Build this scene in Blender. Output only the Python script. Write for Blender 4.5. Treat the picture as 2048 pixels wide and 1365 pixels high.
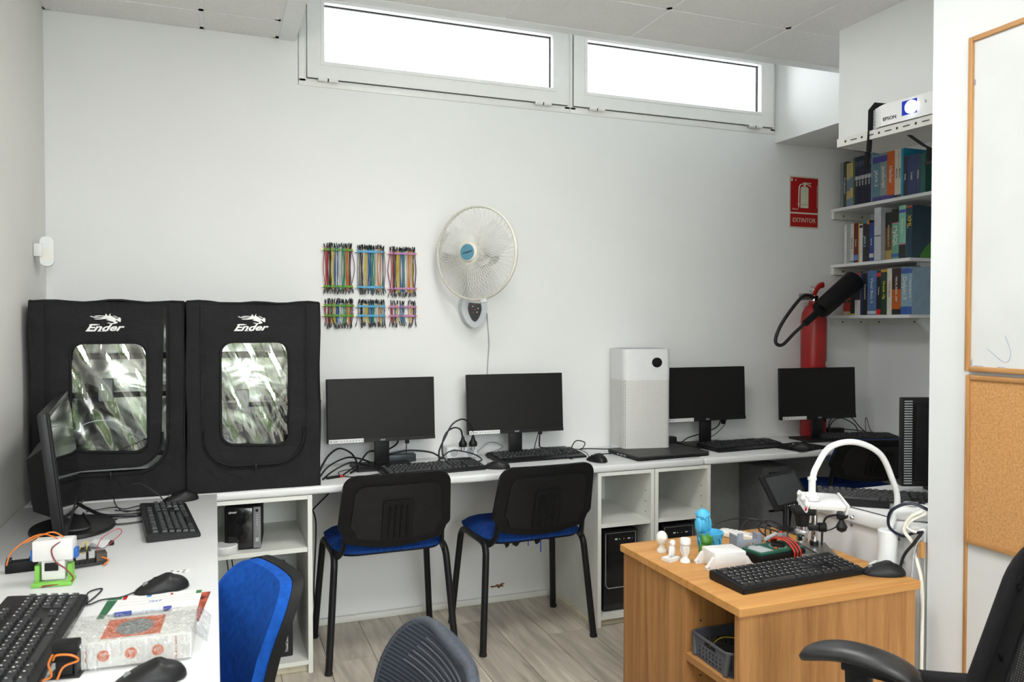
import bpy, bmesh, math, random
from mathutils import Matrix, Vector, Euler
from mathutils.geometry import tessellate_polygon
random.seed(7)
for o in list(bpy.data.objects): bpy.data.objects.remove(o)
S = bpy.context.scene
COL = S.collection
R = math.radians
# ------------------------------------------------------------ camera
cam_d = bpy.data.cameras.new('camera'); cam = bpy.data.objects.new('camera', cam_d); COL.objects.link(cam)
cam_d.sensor_width = 36; cam_d.lens = 27.56; cam_d.clip_start = .02
cam.location = (0, 0, 1.38); cam.rotation_euler = (R(90-1.24), 0, R(-20.8))
cam_d.dof.use_dof = True; cam_d.dof.focus_distance = 3.3; cam_d.dof.aperture_fstop = 7.1
S.camera = cam
# ------------------------------------------------------------ light and exposure
W = bpy.data.worlds.new('overcast_sky'); S.world = W; W.use_nodes = True
bg = W.node_tree.nodes['Background']; bg.inputs[0].default_value = (.93, .97, 1, 1); bg.inputs[1].default_value = 3.2
S.view_settings.view_transform = 'Standard'; S.view_settings.look = 'None'; S.view_settings.gamma = 1
S.view_settings.use_curve_mapping = False
S.view_settings.exposure = 2.22
def portal(name, loc, rot, sx, sy):
    l = bpy.data.lights.new(name, 'AREA'); l.shape = 'RECTANGLE'; l.size = sx; l.size_y = sy; l.cycles.is_portal = True
    o = bpy.data.objects.new(name, l); COL.objects.link(o); o.location = loc; o.rotation_euler = rot
portal('rear_window_portal', (.9, -2.46, 1.5), (R(90), 0, 0), 2.0, 2.0)
portal('clerestory_portal', (1.67, 3.75, 2.7), (R(-90), 0, 0), 2.6, .5)
# ------------------------------------------------------------ materials
MATS = {}
def mat(n, c, r=.5, m=0., nz=.04, ns=30., bump=0., bs=200., spec=.5, emit=None, es=1., coat=0., stretch=None, trans=0., bd=.002, wr=0.):
    if n in MATS: return MATS[n]
    M = bpy.data.materials.new(n); M.use_nodes = True; t = M.node_tree; N = t.nodes; L = t.links
    b = N['Principled BSDF']; b.inputs['Roughness'].default_value = r; b.inputs['Metallic'].default_value = m
    b.inputs['Specular IOR Level'].default_value = spec; b.inputs['Coat Weight'].default_value = coat
    b.inputs['Transmission Weight'].default_value = trans
    tc = N.new('ShaderNodeTexCoord'); src = tc.outputs['Object']
    if stretch:
        mp = N.new('ShaderNodeMapping'); mp.inputs['Scale'].default_value = stretch; L.new(src, mp.inputs[0]); src = mp.outputs[0]
    tx = N.new('ShaderNodeTexNoise'); tx.inputs['Scale'].default_value = ns; tx.inputs['Detail'].default_value = 4; L.new(src, tx.inputs['Vector'])
    cr = N.new('ShaderNodeValToRGB'); e = cr.color_ramp.elements
    e[0].position = .3; e[1].position = .7
    e[0].color = (*[max(0, x*(1-nz*2)) for x in c], 1); e[1].color = (*[min(1, x*(1+nz*2)) for x in c], 1)
    L.new(tx.outputs[0], cr.inputs[0]); L.new(cr.outputs[0], b.inputs['Base Color'])
    if bump:
        t2 = N.new('ShaderNodeTexNoise'); t2.inputs['Scale'].default_value = bs; t2.inputs['Detail'].default_value = 2; L.new(src, t2.inputs['Vector'])
        bp = N.new('ShaderNodeBump'); bp.inputs['Strength'].default_value = bump; bp.inputs['Distance'].default_value = bd
        L.new(t2.outputs[0], bp.inputs['Height']); L.new(bp.outputs[0], b.inputs['Normal'])
        if wr:                                   # broad creases under the weave
            t3 = N.new('ShaderNodeTexNoise'); t3.inputs['Scale'].default_value = 7; t3.inputs['Detail'].default_value = 5; t3.inputs['Distortion'].default_value = 1.5; L.new(src, t3.inputs['Vector'])
            b3 = N.new('ShaderNodeBump'); b3.inputs['Strength'].default_value = wr; b3.inputs['Distance'].default_value = .02; L.new(t3.outputs[0], b3.inputs['Height']); L.new(b3.outputs[0], bp.inputs['Normal'])
    if emit:
        b.inputs['Emission Color'].default_value = (*emit, 1); b.inputs['Emission Strength'].default_value = es
    MATS[n] = M; return M
def s2l(r, g, b): return tuple((x/255/12.92 if x/255 <= .04045 else ((x/255+.055)/1.055)**2.4) for x in (r, g, b))
def col(name, r, g, b, **k): return mat(name, s2l(r, g, b), **k)
m_wall = mat('white_wall_paint', (.80, .81, .80), .75, nz=.006, ns=3, bump=.10, bs=350)
m_wall_g = mat('alcove_wall_paint', (.83, .85, .86), .75, nz=.006, ns=3, bump=.12, bs=350)
m_wall_l = mat('cream_wall_paint', (.78, .775, .74), .8, nz=.015, ns=2, bump=.15, bs=300)
m_ceil = mat('ceiling_tile_board', (.82, .815, .80), .9, nz=.03, ns=160, bump=.3, bs=500)
m_tbar = mat('ceiling_grid_enamel', (.80, .82, .81), .5, nz=.01)
m_upvc = mat('window_upvc', (.82, .82, .80), .35, nz=.008)
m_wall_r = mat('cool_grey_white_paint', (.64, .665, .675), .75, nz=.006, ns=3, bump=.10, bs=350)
m_lam = mat('white_laminate', (.72, .73, .73), .38, nz=.012, ns=6, bump=.04, bs=600)
m_lam2 = mat('aged_white_laminate', (.74, .75, .70), .45, nz=.02, ns=8, bump=.05, bs=500)
m_edge = mat('beige_plinth_edge', (.62, .57, .43), .6, nz=.05)
m_black = mat('black_plastic', (.009, .009, .010), .42, nz=.1, bump=.05, bs=900, spec=.3)
m_black2 = mat('matt_black_plastic', (.0075, .0075, .008), .55, nz=.1, bump=.1, bs=1500, spec=.2)
m_gloss = mat('gloss_black_plastic', (.008, .008, .009), .12, nz=.1)
m_key = mat('key_black', (.020, .021, .023), .45, nz=.1)
m_cord = mat('black_cord_rubber', (.010, .010, .013), .45, nz=.1)
m_fab = mat('black_oxford_fabric', (.011, .0105, .012), .8, nz=.12, ns=9, bump=.5, bs=900, spec=.3, wr=.55)
m_fab2 = mat('black_binding_tape', (.011, .011, .012), .8, nz=.1, bump=.3, bs=900, spec=.25)
m_blue = mat('royal_blue_upholstery', (.010, .055, .26), .95, nz=.12, ns=60, bump=.7, bs=1200, spec=.2)
m_blue2 = mat('bright_blue_upholstery', (.008, .085, .42), .95, nz=.10, ns=60, bump=.7, bs=1200, spec=.2)
m_white = mat('white_plastic', (.73, .74, .74), .35, nz=.01)
m_white2 = mat('printed_white_plastic', (.72, .71, .69), .5, nz=.01, bump=.1, bs=700)
m_cream = mat('cream_plastic', (.76, .74, .66), .4, nz=.015)
m_grey = mat('grey_plastic', (.20, .21, .22), .5, nz=.05)
m_lgrey = mat('light_grey_plastic', (.40, .42, .44), .5, nz=.04)
m_steel = mat('brushed_steel', (.42, .41, .39), .38, 1., nz=.08, ns=40, stretch=(1, 14, 1))
m_chrome = mat('chrome', (.75, .75, .75), .12, 1., nz=.02)
m_silver = mat('silver_paint', (.55, .55, .55), .3, .6, nz=.03)
m_red = mat('red_enamel', (.36, .014, .014), .3, nz=.06, ns=6)
m_redp = mat('red_print', (.40, .004, .006), .5, nz=.03)
m_phos = mat('phosphor_cream', (.62, .64, .50), .5, nz=.03)
m_logo = mat('logo_white_print', (.78, .78, .76), .6, nz=.02)
m_screen = mat('dark_screen', (.010, .0095, .0085), .45, nz=.04, spec=.22)
m_screen2 = mat('glossy_dark_screen', (.006, .007, .009), .08, nz=.04)
m_txtw = mat('white_lettering', (.72, .72, .70), .6, nz=.02)
m_txtd = mat('dark_lettering', (.03, .03, .035), .6, nz=.02)
m_paper = mat('white_paper', (.72, .72, .71), .8, nz=.01)
m_rubber = mat('rubber_foot', (.01, .01, .01), .8)
m_gap = mat('dark_gasket', (.015, .015, .018), .7)
def wood(n, axis, c0, c1, sc=1.):
    M = bpy.data.materials.new(n); M.use_nodes = True; t = M.node_tree; N = t.nodes; L = t.links; b = N['Principled BSDF']
    tc = N.new('ShaderNodeTexCoord'); mp = N.new('ShaderNodeMapping'); s = [20*sc]*3; s[axis] = 1.0*sc; mp.inputs['Scale'].default_value = s
    L.new(tc.outputs['Object'], mp.inputs[0])
    t1 = N.new('ShaderNodeTexNoise'); t1.inputs['Scale'].default_value = 1.3; t1.inputs['Detail'].default_value = 8; t1.inputs['Distortion'].default_value = .9; L.new(mp.outputs[0], t1.inputs['Vector'])
    t2 = N.new('ShaderNodeTexNoise'); t2.inputs['Scale'].default_value = 14; t2.inputs['Detail'].default_value = 3; L.new(mp.outputs[0], t2.inputs['Vector'])
    mx = N.new('ShaderNodeMath'); mx.operation = 'MULTIPLY_ADD'; mx.inputs[1].default_value = .35; L.new(t2.outputs[0], mx.inputs[0]); L.new(t1.outputs[0], mx.inputs[2])
    cr = N.new('ShaderNodeValToRGB'); e = cr.color_ramp.elements; e[0].position = .46; e[1].position = .88; e[0].color = (*c0, 1); e[1].color = (*c1, 1)
    L.new(mx.outputs[0], cr.inputs[0]); L.new(cr.outputs[0], b.inputs['Base Color']); b.inputs['Roughness'].default_value = .5; b.inputs['Specular IOR Level'].default_value = .3
    bp = N.new('ShaderNodeBump'); bp.inputs['Strength'].default_value = .12; bp.inputs['Distance'].default_value = .001; L.new(t2.outputs[0], bp.inputs['Height']); L.new(bp.outputs[0], b.inputs['Normal'])
    return M
wc0, wc1 = s2l(142, 96, 52), s2l(180, 132, 80)
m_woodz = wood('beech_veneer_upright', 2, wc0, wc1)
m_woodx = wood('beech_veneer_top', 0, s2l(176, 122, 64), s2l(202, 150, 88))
m_woody = wood('beech_veneer_side', 1, wc0, wc1)
m_pine = wood('varnished_pine_frame', 2, s2l(156, 112, 66), s2l(192, 146, 96), 2.)
m_pine_y = wood('varnished_pine_rail', 1, s2l(156, 112, 66), s2l(192, 146, 96), 2.)
def floor_mat():
    M = bpy.data.materials.new('grey_oak_laminate'); M.use_nodes = True; t = M.node_tree; N = t.nodes; L = t.links; b = N['Principled BSDF']
    tc = N.new('ShaderNodeTexCoord'); oi = N.new('ShaderNodeObjectInfo'); ad = N.new('ShaderNodeVectorMath'); ad.operation = 'ADD'
    L.new(tc.outputs['Object'], ad.inputs[0]); sc = N.new('ShaderNodeVectorMath'); sc.operation = 'SCALE'; sc.inputs[3].default_value = 9
    L.new(oi.outputs['Location'], sc.inputs[0]); L.new(sc.outputs[0], ad.inputs[1])
    mp = N.new('ShaderNodeMapping'); mp.inputs['Scale'].default_value = (16, 1.6, 1); L.new(ad.outputs[0], mp.inputs[0])
    t1 = N.new('ShaderNodeTexNoise'); t1.inputs['Scale'].default_value = 1.6; t1.inputs['Detail'].default_value = 9; t1.inputs['Distortion'].default_value = .7; L.new(mp.outputs[0], t1.inputs['Vector'])
    cr = N.new('ShaderNodeValToRGB'); e = cr.color_ramp.elements; e[0].position = .3; e[1].position = .75; e[0].color = (*s2l(162, 153, 140), 1); e[1].color = (*s2l(218, 208, 192), 1)
    L.new(t1.outputs[0], cr.inputs[0])
    hs = N.new('ShaderNodeHueSaturation'); mr = N.new('ShaderNodeMapRange'); mr.inputs[3].default_value = .86; mr.inputs[4].default_value = 1.1; L.new(oi.outputs['Random'], mr.inputs[0]); L.new(mr.outputs[0], hs.inputs['Value'])
    L.new(cr.outputs[0], hs.inputs['Color']); L.new(hs.outputs[0], b.inputs['Base Color']); b.inputs['Roughness'].default_value = .45
    bp = N.new('ShaderNodeBump'); bp.inputs['Strength'].default_value = .1; bp.inputs['Distance'].default_value = .001; L.new(t1.outputs[0], bp.inputs['Height']); L.new(bp.outputs[0], b.inputs['Normal'])
    return M
m_floor = floor_mat()
def cork_mat():
    M = bpy.data.materials.new('cork'); M.use_nodes = True; t = M.node_tree; N = t.nodes; L = t.links; b = N['Principled BSDF']
    tc = N.new('ShaderNodeTexCoord'); v = N.new('ShaderNodeTexVoronoi'); v.inputs['Scale'].default_value = 520; L.new(tc.outputs['Object'], v.inputs['Vector'])
    n = N.new('ShaderNodeTexNoise'); n.inputs['Scale'].default_value = 160; n.inputs['Detail'].default_value = 5; L.new(tc.outputs['Object'], n.inputs['Vector'])
    a = N.new('ShaderNodeMath'); a.operation = 'MULTIPLY_ADD'; a.inputs[1].default_value = .5; L.new(v.outputs['Color'], a.inputs[0]); L.new(n.outputs[0], a.inputs[2])
    cr = N.new('ShaderNodeValToRGB'); e = cr.color_ramp.elements; e[0].position = .4; e[1].position = 1.; e[0].color = (*s2l(158, 112, 62), 1); e[1].color = (*s2l(196, 148, 94), 1)
    L.new(a.outputs[0], cr.inputs[0]); L.new(cr.outputs[0], b.inputs['Base Color']); b.inputs['Roughness'].default_value = .9
    bp = N.new('ShaderNodeBump'); bp.inputs['Strength'].default_value = .4; bp.inputs['Distance'].default_value = .001; L.new(a.outputs[0], bp.inputs['Height']); L.new(bp.outputs[0], b.inputs['Normal'])
    return M
m_cork = cork_mat()
def film_mat(n, scale, strength, fac, tint):
    M = bpy.data.materials.new(n); M.use_nodes = True; t = M.node_tree; N = t.nodes; L = t.links; N.remove(N['Principled BSDF']); out = N['Material Output']
    tr = N.new('ShaderNodeBsdfTransparent'); tr.inputs[0].default_value = (.94, .95, .93, 1); gl = N.new('ShaderNodeBsdfGlossy'); gl.inputs['Roughness'].default_value = .05; gl.inputs[0].default_value = (*tint, 1)
    mx = N.new('ShaderNodeMixShader'); mx.inputs[0].default_value = fac; L.new(tr.outputs[0], mx.inputs[1]); L.new(gl.outputs[0], mx.inputs[2]); L.new(mx.outputs[0], out.inputs[0])
    tc = N.new('ShaderNodeTexCoord'); mp = N.new('ShaderNodeMapping'); mp.inputs['Scale'].default_value = (2.6, 1, .55); L.new(tc.outputs['Object'], mp.inputs[0])
    t1 = N.new('ShaderNodeTexNoise'); t1.inputs['Scale'].default_value = scale; t1.inputs['Detail'].default_value = 3.2; t1.inputs['Distortion'].default_value = .5; L.new(mp.outputs[0], t1.inputs['Vector'])
    bp = N.new('ShaderNodeBump'); bp.inputs['Strength'].default_value = strength; bp.inputs['Distance'].default_value = .02; L.new(t1.outputs[0], bp.inputs['Height']); L.new(bp.outputs[0], gl.inputs['Normal'])
    return M
m_film = film_mat('crinkled_clear_film', 4.2, .28, .20, (.72, .70, .66))
def glass_mat(nm='window_glass', tint=(1, 1, 1)):
    M = bpy.data.materials.new(nm); M.use_nodes = True; t = M.node_tree; N = t.nodes; L = t.links; N.remove(N['Principled BSDF']); out = N['Material Output']
    tr = N.new('ShaderNodeBsdfTransparent'); tr.inputs[0].default_value = (*tint, 1); gl = N.new('ShaderNodeBsdfGlossy'); gl.inputs['Roughness'].default_value = .02
    lw = N.new('ShaderNodeLayerWeight'); lw.inputs[0].default_value = .15; mx = N.new('ShaderNodeMixShader'); L.new(lw.outputs['Fresnel'], mx.inputs[0]); L.new(tr.outputs[0], mx.inputs[1]); L.new(gl.outputs[0], mx.inputs[2]); L.new(mx.outputs[0], out.inputs[0])
    return M
m_glass = glass_mat('dimmed_window_glass', (.74, .75, .75))  # grey tint added to dim the daylight through the upper windows
def foil_mat():
    M = bpy.data.materials.new('crumpled_silver_lining'); M.use_nodes = True; t = M.node_tree; N = t.nodes; L = t.links; b = N['Principled BSDF']
    b.inputs['Base Color'].default_value = (.55, .57, .55, 1); b.inputs['Metallic'].default_value = 1; b.inputs['Roughness'].default_value = .22
    tc = N.new('ShaderNodeTexCoord'); n = N.new('ShaderNodeTexNoise'); n.inputs['Scale'].default_value = 4.5; n.inputs['Detail'].default_value = 2.5; n.inputs['Distortion'].default_value = .8; L.new(tc.outputs['Object'], n.inputs['Vector'])
    bp = N.new('ShaderNodeBump'); bp.inputs['Strength'].default_value = .6; bp.inputs['Distance'].default_value = .03; L.new(n.outputs[0], bp.inputs['Height']); L.new(bp.outputs[0], b.inputs['Normal'])
    return M
m_foil = foil_mat()
def perf_mat():
    M = bpy.data.materials.new('perforated_white_plastic'); M.use_nodes = True; t = M.node_tree; N = t.nodes; L = t.links; b = N['Principled BSDF']; b.inputs['Roughness'].default_value = .4
    tc = N.new('ShaderNodeTexCoord'); sp = N.new('ShaderNodeSeparateXYZ'); L.new(tc.outputs['Object'], sp.inputs[0])
    def mth(op, a, bb=None):
        n = N.new('ShaderNodeMath'); n.operation = op
        for i, s in enumerate((a, bb)):
            if s is None: continue
            if isinstance(s, (int, float)): n.inputs[i].default_value = s
            else: L.new(s, n.inputs[i])
        return n.outputs[0]
    h = mth('ADD', sp.outputs[0], sp.outputs[1]); d = .0082
    u = mth('DIVIDE', h, d); v = mth('DIVIDE', sp.outputs[2], d)
    a = mth('ADD', u, v); c = mth('SUBTRACT', u, v)
    fa = mth('ABSOLUTE', mth('SUBTRACT', mth('FRACT', a), .5)); fc = mth('ABSOLUTE', mth('SUBTRACT', mth('FRACT', c), .5))
    hole = mth('MULTIPLY', mth('LESS_THAN', fa, .27), mth('LESS_THAN', fc, .27))
    mx = N.new('ShaderNodeMix'); mx.data_type = 'RGBA'; L.new(hole, mx.inputs[0]); mx.inputs[6].default_value = (.78, .78, .75, 1); mx.inputs[7].default_value = (.22, .22, .20, 1)
    L.new(mx.outputs[2], b.inputs['Base Color']); return M
m_perf = perf_mat()
# ------------------------------------------------------------ mesh helpers
def TR(loc=(0, 0, 0), rot=(0, 0, 0)): return Matrix.Translation(loc) @ Euler([R(a) for a in rot]).to_matrix().to_4x4()
def AX(x, y, loc=(0, 0, 0)):
    x = Vector(x).normalized(); y = Vector(y).normalized(); z = x.cross(y); m = Matrix((x, y, z)).transposed().to_4x4(); m.translation = loc; return m
FRONT = lambda loc: AX((1, 0, 0), (0, 0, 1), loc)          # lettering that faces -Y
def rrect(w, h, r, n=6, cx=0, cy=0):
    p = []
    for (sx, sy, a0) in ((1, -1, -90), (1, 1, 0), (-1, 1, 90), (-1, -1, 180)):
        for i in range(n+1):
            a = R(a0+90*i/n); p.append((cx+sx*(w/2-r)+r*math.cos(a), cy+sy*(h/2-r)+r*math.sin(a)))
    return p
def smooth_path(pts, n=6):
    P = [Vector(p) for p in pts]; P = [P[0]*2-P[1]]+P+[P[-1]*2-P[-2]]; out = []
    for i in range(1, len(P)-2):
        a, b, c, d = P[i-1:i+3]
        for k in range(n):
            t = k/n; out.append(.5*((2*b)+(c-a)*t+(2*a-5*b+4*c-d)*t*t+(3*b-a-3*c+d)*t**3))
    out.append(P[-2]); return out
class MB:
    def __init__(s, T=None): s.v = []; s.f = []; s.m = []; s.T = T; s.k = 0
    def add(s, vs, fs, T=None):
        o = len(s.v)
        for p in vs:
            p = Vector(p)
            if T: p = T @ p
            if s.T: p = s.T @ p
            s.v.append(p)
        s.f += [tuple(i+o for i in f) for f in fs]; s.m += [s.k]*len(fs); return s
    def box(s, x0, y0, z0, x1, y1, z1, T=None):
        return s.add([(x0, y0, z0), (x1, y0, z0), (x1, y1, z0), (x0, y1, z0), (x0, y0, z1), (x1, y0, z1), (x1, y1, z1), (x0, y1, z1)],
                     [(3, 2, 1, 0), (4, 5, 6, 7), (0, 1, 5, 4), (1, 2, 6, 5), (2, 3, 7, 6), (3, 0, 4, 7)], T)
    def cb(s, c, d, T=None): return s.box(c[0]-d[0]/2, c[1]-d[1]/2, c[2]-d[2]/2, c[0]+d[0]/2, c[1]+d[1]/2, c[2]+d[2]/2, T)
    def bev(s, x0, y0, z0, x1, y1, z1, r=.004, seg=2, T=None):
        bm = bmesh.new(); bmesh.ops.create_cube(bm, size=1)
        for v in bm.verts: v.co = (x0+(v.co.x+.5)*(x1-x0), y0+(v.co.y+.5)*(y1-y0), z0+(v.co.z+.5)*(z1-z0))
        bmesh.ops.bevel(bm, geom=bm.edges[:], offset=r, segments=seg, affect='EDGES', profile=.5); bm.verts.index_update()
        s.add([v.co.copy() for v in bm.verts], [tuple(v.index for v in f.verts) for f in bm.faces], T); bm.free(); return s
    def cyl(s, a, b, r0, r1=None, n=14, cap=True, T=None):
        r1 = r0 if r1 is None else r1; a = Vector(a); b = Vector(b); d = (b-a).normalized()
        u = d.orthogonal().normalized(); w = d.cross(u); vs = []; fs = []
        for i in range(n):
            c = math.cos(2*math.pi*i/n); q = math.sin(2*math.pi*i/n); vs.append(a+(u*c+w*q)*r0); vs.append(b+(u*c+w*q)*r1)
        for i in range(n): j = (i+1) % n; fs.append((2*i, 2*j, 2*j+1, 2*i+1))
        if cap: fs += [tuple(2*i for i in range(n))[::-1], tuple(2*i+1 for i in range(n))]
        return s.add(vs, fs, T)
    def tube(s, pts, r, n=7, sq=None, T=None, closed=False):
        P = [Vector(p) for p in pts]; vs = []; fs = []; k = len(P); u = None
        for i, p in enumerate(P):
            t = (P[(i+1) % k]-P[i-1]) if closed else (P[min(i+1, k-1)]-P[max(i-1, 0)])
            t.normalize()
            if u is None:
                u = Vector((0, 0, 1)) if abs(t.z) < .9 else Vector((0, 1, 0))
            u = (u-t*u.dot(t)); u = u.normalized() if u.length > 1e-6 else t.orthogonal().normalized(); w = t.cross(u)
            rr = r(i/(k-1)) if callable(r) else r
            for j in range(n):
                a = 2*math.pi*j/n; vs.append(p+u*math.cos(a)*rr*(sq[0] if sq else 1)+w*math.sin(a)*rr*(sq[1] if sq else 1))
        for i in range(k if closed else k-1):
            for j in range(n): fs.append((i*n+j, i*n+(j+1) % n, ((i+1) % k)*n+(j+1) % n, ((i+1) % k)*n+j))
        if not closed: fs += [tuple(range(n))[::-1], tuple((k-1)*n+j for j in range(n))]
        return s.add(vs, fs, T)
    def lathe(s, prof, n=24, T=None, sq=(1, 1)):
        vs = []; fs = []; k = len(prof)
        for i in range(n):
            c = math.cos(2*math.pi*i/n)*sq[0]; q = math.sin(2*math.pi*i/n)*sq[1]
            vs += [(r*c, r*q, z) for r, z in prof]
        for i in range(n):
            for j in range(k-1): a = i*k+j; b = ((i+1) % n)*k+j; fs.append((a, b, b+1, a+1))
        if prof[0][0] > 1e-6: fs.append(tuple(i*k for i in range(n))[::-1])
        if prof[-1][0] > 1e-6: fs.append(tuple(i*k+k-1 for i in range(n)))
        return s.add(vs, fs, T)
    def sph(s, c, r, nu=16, nv=10, T=None):
        if not hasattr(r, '__len__'): r = (r, r, r)
        vs = [(c[0], c[1], c[2]-r[2])]; fs = []
        for j in range(1, nv):
            a = -math.pi/2+math.pi*j/nv
            for i in range(nu): b = 2*math.pi*i/nu; vs.append((c[0]+r[0]*math.cos(a)*math.cos(b), c[1]+r[1]*math.cos(a)*math.sin(b), c[2]+r[2]*math.sin(a)))
        vs.append((c[0], c[1], c[2]+r[2])); t = len(vs)-1
        for i in range(nu):
            k = (i+1) % nu; fs.append((0, 1+k, 1+i)); fs.append((t, t-nu+i, t-nu+k))
            for j in range(nv-2): a = 1+j*nu; fs.append((a+i, a+k, a+nu+k, a+nu+i))
        return s.add(vs, fs, T)
    def plate(s, outer, holes, z0, z1, T=None):
        loops = [outer]+list(holes); flat = [p for l in loops for p in l]; n = len(flat)
        tri = tessellate_polygon([[Vector((p[0], p[1], 0)) for p in l] for l in loops]); fs = []
        vs = [(p[0], p[1], z0) for p in flat]+[(p[0], p[1], z1) for p in flat]
        for a, b, c in tri:
            A, B, C = flat[a], flat[b], flat[c]; cw = (B[0]-A[0])*(C[1]-A[1])-(B[1]-A[1])*(C[0]-A[0])
            if cw < 0: b, c = c, b
            fs += [(a, c, b), (a+n, b+n, c+n)]
        o = 0
        for li, l in enumerate(loops):
            k = len(l); ar = sum(l[i][0]*l[(i+1) % k][1]-l[(i+1) % k][0]*l[i][1] for i in range(k)); ccw = (ar > 0) == (li == 0)
            for i in range(k):
                a = o+i; b = o+(i+1) % k; fs.append((a, b, b+n, a+n) if ccw else (b, a, a+n, b+n))
            o += k
        return s.add(vs, fs, T)
    def grid(s, fn, nu, nv, T=None, thick=None):
        vs = [fn(i/nu, j/nv) for j in range(nv+1) for i in range(nu+1)]; fs = []; w = nu+1
        for j in range(nv):
            for i in range(nu): a = j*w+i; fs.append((a, a+1, a+w+1, a+w))
        return s.add(vs, fs, T)
    def mesh(s, name, mats, ang=35):
        me = bpy.data.meshes.new(name); me.from_pydata([tuple(v) for v in s.v], [], s.f)
        for m in (mats if isinstance(mats, (list, tuple)) else [mats]): me.materials.append(m)
        if any(s.m): me.polygons.foreach_set('material_index', s.m)
        if ang:
            me.polygons.foreach_set('use_smooth', [True]*len(me.polygons)); me.set_sharp_from_angle(angle=R(ang))
        me.update(); return me
    def build(s, name, mats, parent=None, ang=35):
        o = bpy.data.objects.new(name, s.mesh(name, mats, ang)); COL.objects.link(o)
        if parent: o.parent = parent
        return o
def tag(o, label=None, cat=None, group=None, kind=None):
    if label: o['label'] = label
    if cat: o['category'] = cat
    if group: o['group'] = group
    if kind: o['kind'] = kind
    return o
def root(name, loc, rz, label, cat, group=None):
    o = bpy.data.objects.new(name, None); COL.objects.link(o); o.location = loc; o.rotation_euler = (0, 0, R(rz)); o.empty_display_size = .05
    return tag(o, label, cat, group)
def struct(o): o['kind'] = 'structure'; return o
def text(name, s, size, m, T, parent=None, shear=0, bold=0, align='CENTER', sx=1., thick=.0004):
    c = bpy.data.curves.new(name, 'FONT'); c.body = s; c.size = size; c.align_x = align; c.align_y = 'CENTER'; c.shear = shear; c.offset = bold; c.extrude = thick; c.resolution_u = 3
    o = bpy.data.objects.new(name, c); COL.objects.link(o); dg = bpy.context.evaluated_depsgraph_get(); me = bpy.data.meshes.new_from_object(o.evaluated_get(dg)); bpy.data.objects.remove(o)
    me.transform(T @ Matrix.Diagonal((sx, 1, 1, 1))); me.materials.clear(); me.materials.append(m); q = bpy.data.objects.new(name, me); COL.objects.link(q)
    if parent: q.parent = parent
    return q
def cable(label, pts, r=.003, m=None, n=6, name='cable', cat='cable', group=None, sm=6, parent=None):
    o = MB().tube(smooth_path(pts, sm), r, n).build(name, m or m_cord, parent, 60)
    if not parent: tag(o, label, cat, group)
    return o
# ============================================================ the room
XL, YB, ZC = -.635, 3.648, 2.648
floor = struct(MB().box(-.9, -2.8, -.08, 4.0, 3.9, -.008).build('floor', m_lam2, None, 0))
pk = MB().add([(-.0945, -.599, -.008), (.0945, -.599, -.008), (.0945, .599, -.008), (-.0945, .599, -.008), (-.0938, -.5985, 0), (.0938, -.5985, 0), (.0938, .5985, 0), (-.0938, .5985, 0)],
              [(4, 5, 6, 7), (0, 1, 5, 4), (1, 2, 6, 5), (2, 3, 7, 6), (3, 0, 4, 7)]).mesh('plank', m_floor, 0)
for i in range(24):
    for j in range(6):
        o = bpy.data.objects.new('plank', pk); COL.objects.link(o); o.parent = floor
        o.location = (-.62+i*.19, -2.6+j*1.2+(i*.47 % 1.2), 0)
# walls
struct(MB().box(XL-.12, -2.6, 0, XL, YB, 3.0).build('wall_left', m_wall_l, None, 0))
wb = MB().box(XL-.12, YB, 0, 3.9, YB+.2, 2.455).box(XL-.12, YB, 2.9, 3.9, YB+.2, 3.1).box(XL-.12, YB, 2.455, .36, YB+.2, 2.9).box(2.98, YB, 2.455, 3.9, YB+.2, 2.9)
wall_back = struct(wb.build('wall_back', m_wall, None, 0))
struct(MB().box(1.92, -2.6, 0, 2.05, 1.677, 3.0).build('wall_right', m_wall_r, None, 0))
struct(MB().box(2.05, 1.56, 0, 3.8, 1.677, 3.0).build('wall_near', m_wall, None, 0))
struct(MB().box(3.685, 1.56, 0, 3.8, YB, 3.0).build('wall_alcove', m_wall_g, None, 0))
wr = MB().box(-.8, -2.62, 0, 2.1, -2.5, .45).box(-.8, -2.62, 2.5, 2.1, -2.5, 3.0).box(-.8, -2.62, .45, -.1, -2.5, 2.5).box(1.9, -2.62, .45, 2.1, -2.5, 2.5)
struct(wr.build('wall_rear', m_wall, None, 0))
# baseboard and low pipe run under the desks
struct(MB().bev(.36, 3.628, 0, 1.6, YB, .03, .004).build('baseboard_back', m_lam2))
# plaster scar low on the back wall
pts = [(.0, .0), (.012, .006), (.02, .002), (.03, .008), (.045, .006), (.034, .0), (.04, -.007), (.026, -.006), (.018, -.012), (.010, -.004), (-.012, -.006), (-.02, 0), (-.008, .002)]
struct(MB().plate(pts, [], 0, .0008, FRONT((1.292, YB-.0005, .078)) @ Matrix.Scale(1.25, 4)).build('trim_1', col('bare_brown_plaster', 120, 84, 52, nz=.2, ns=90), None, 0))
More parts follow.
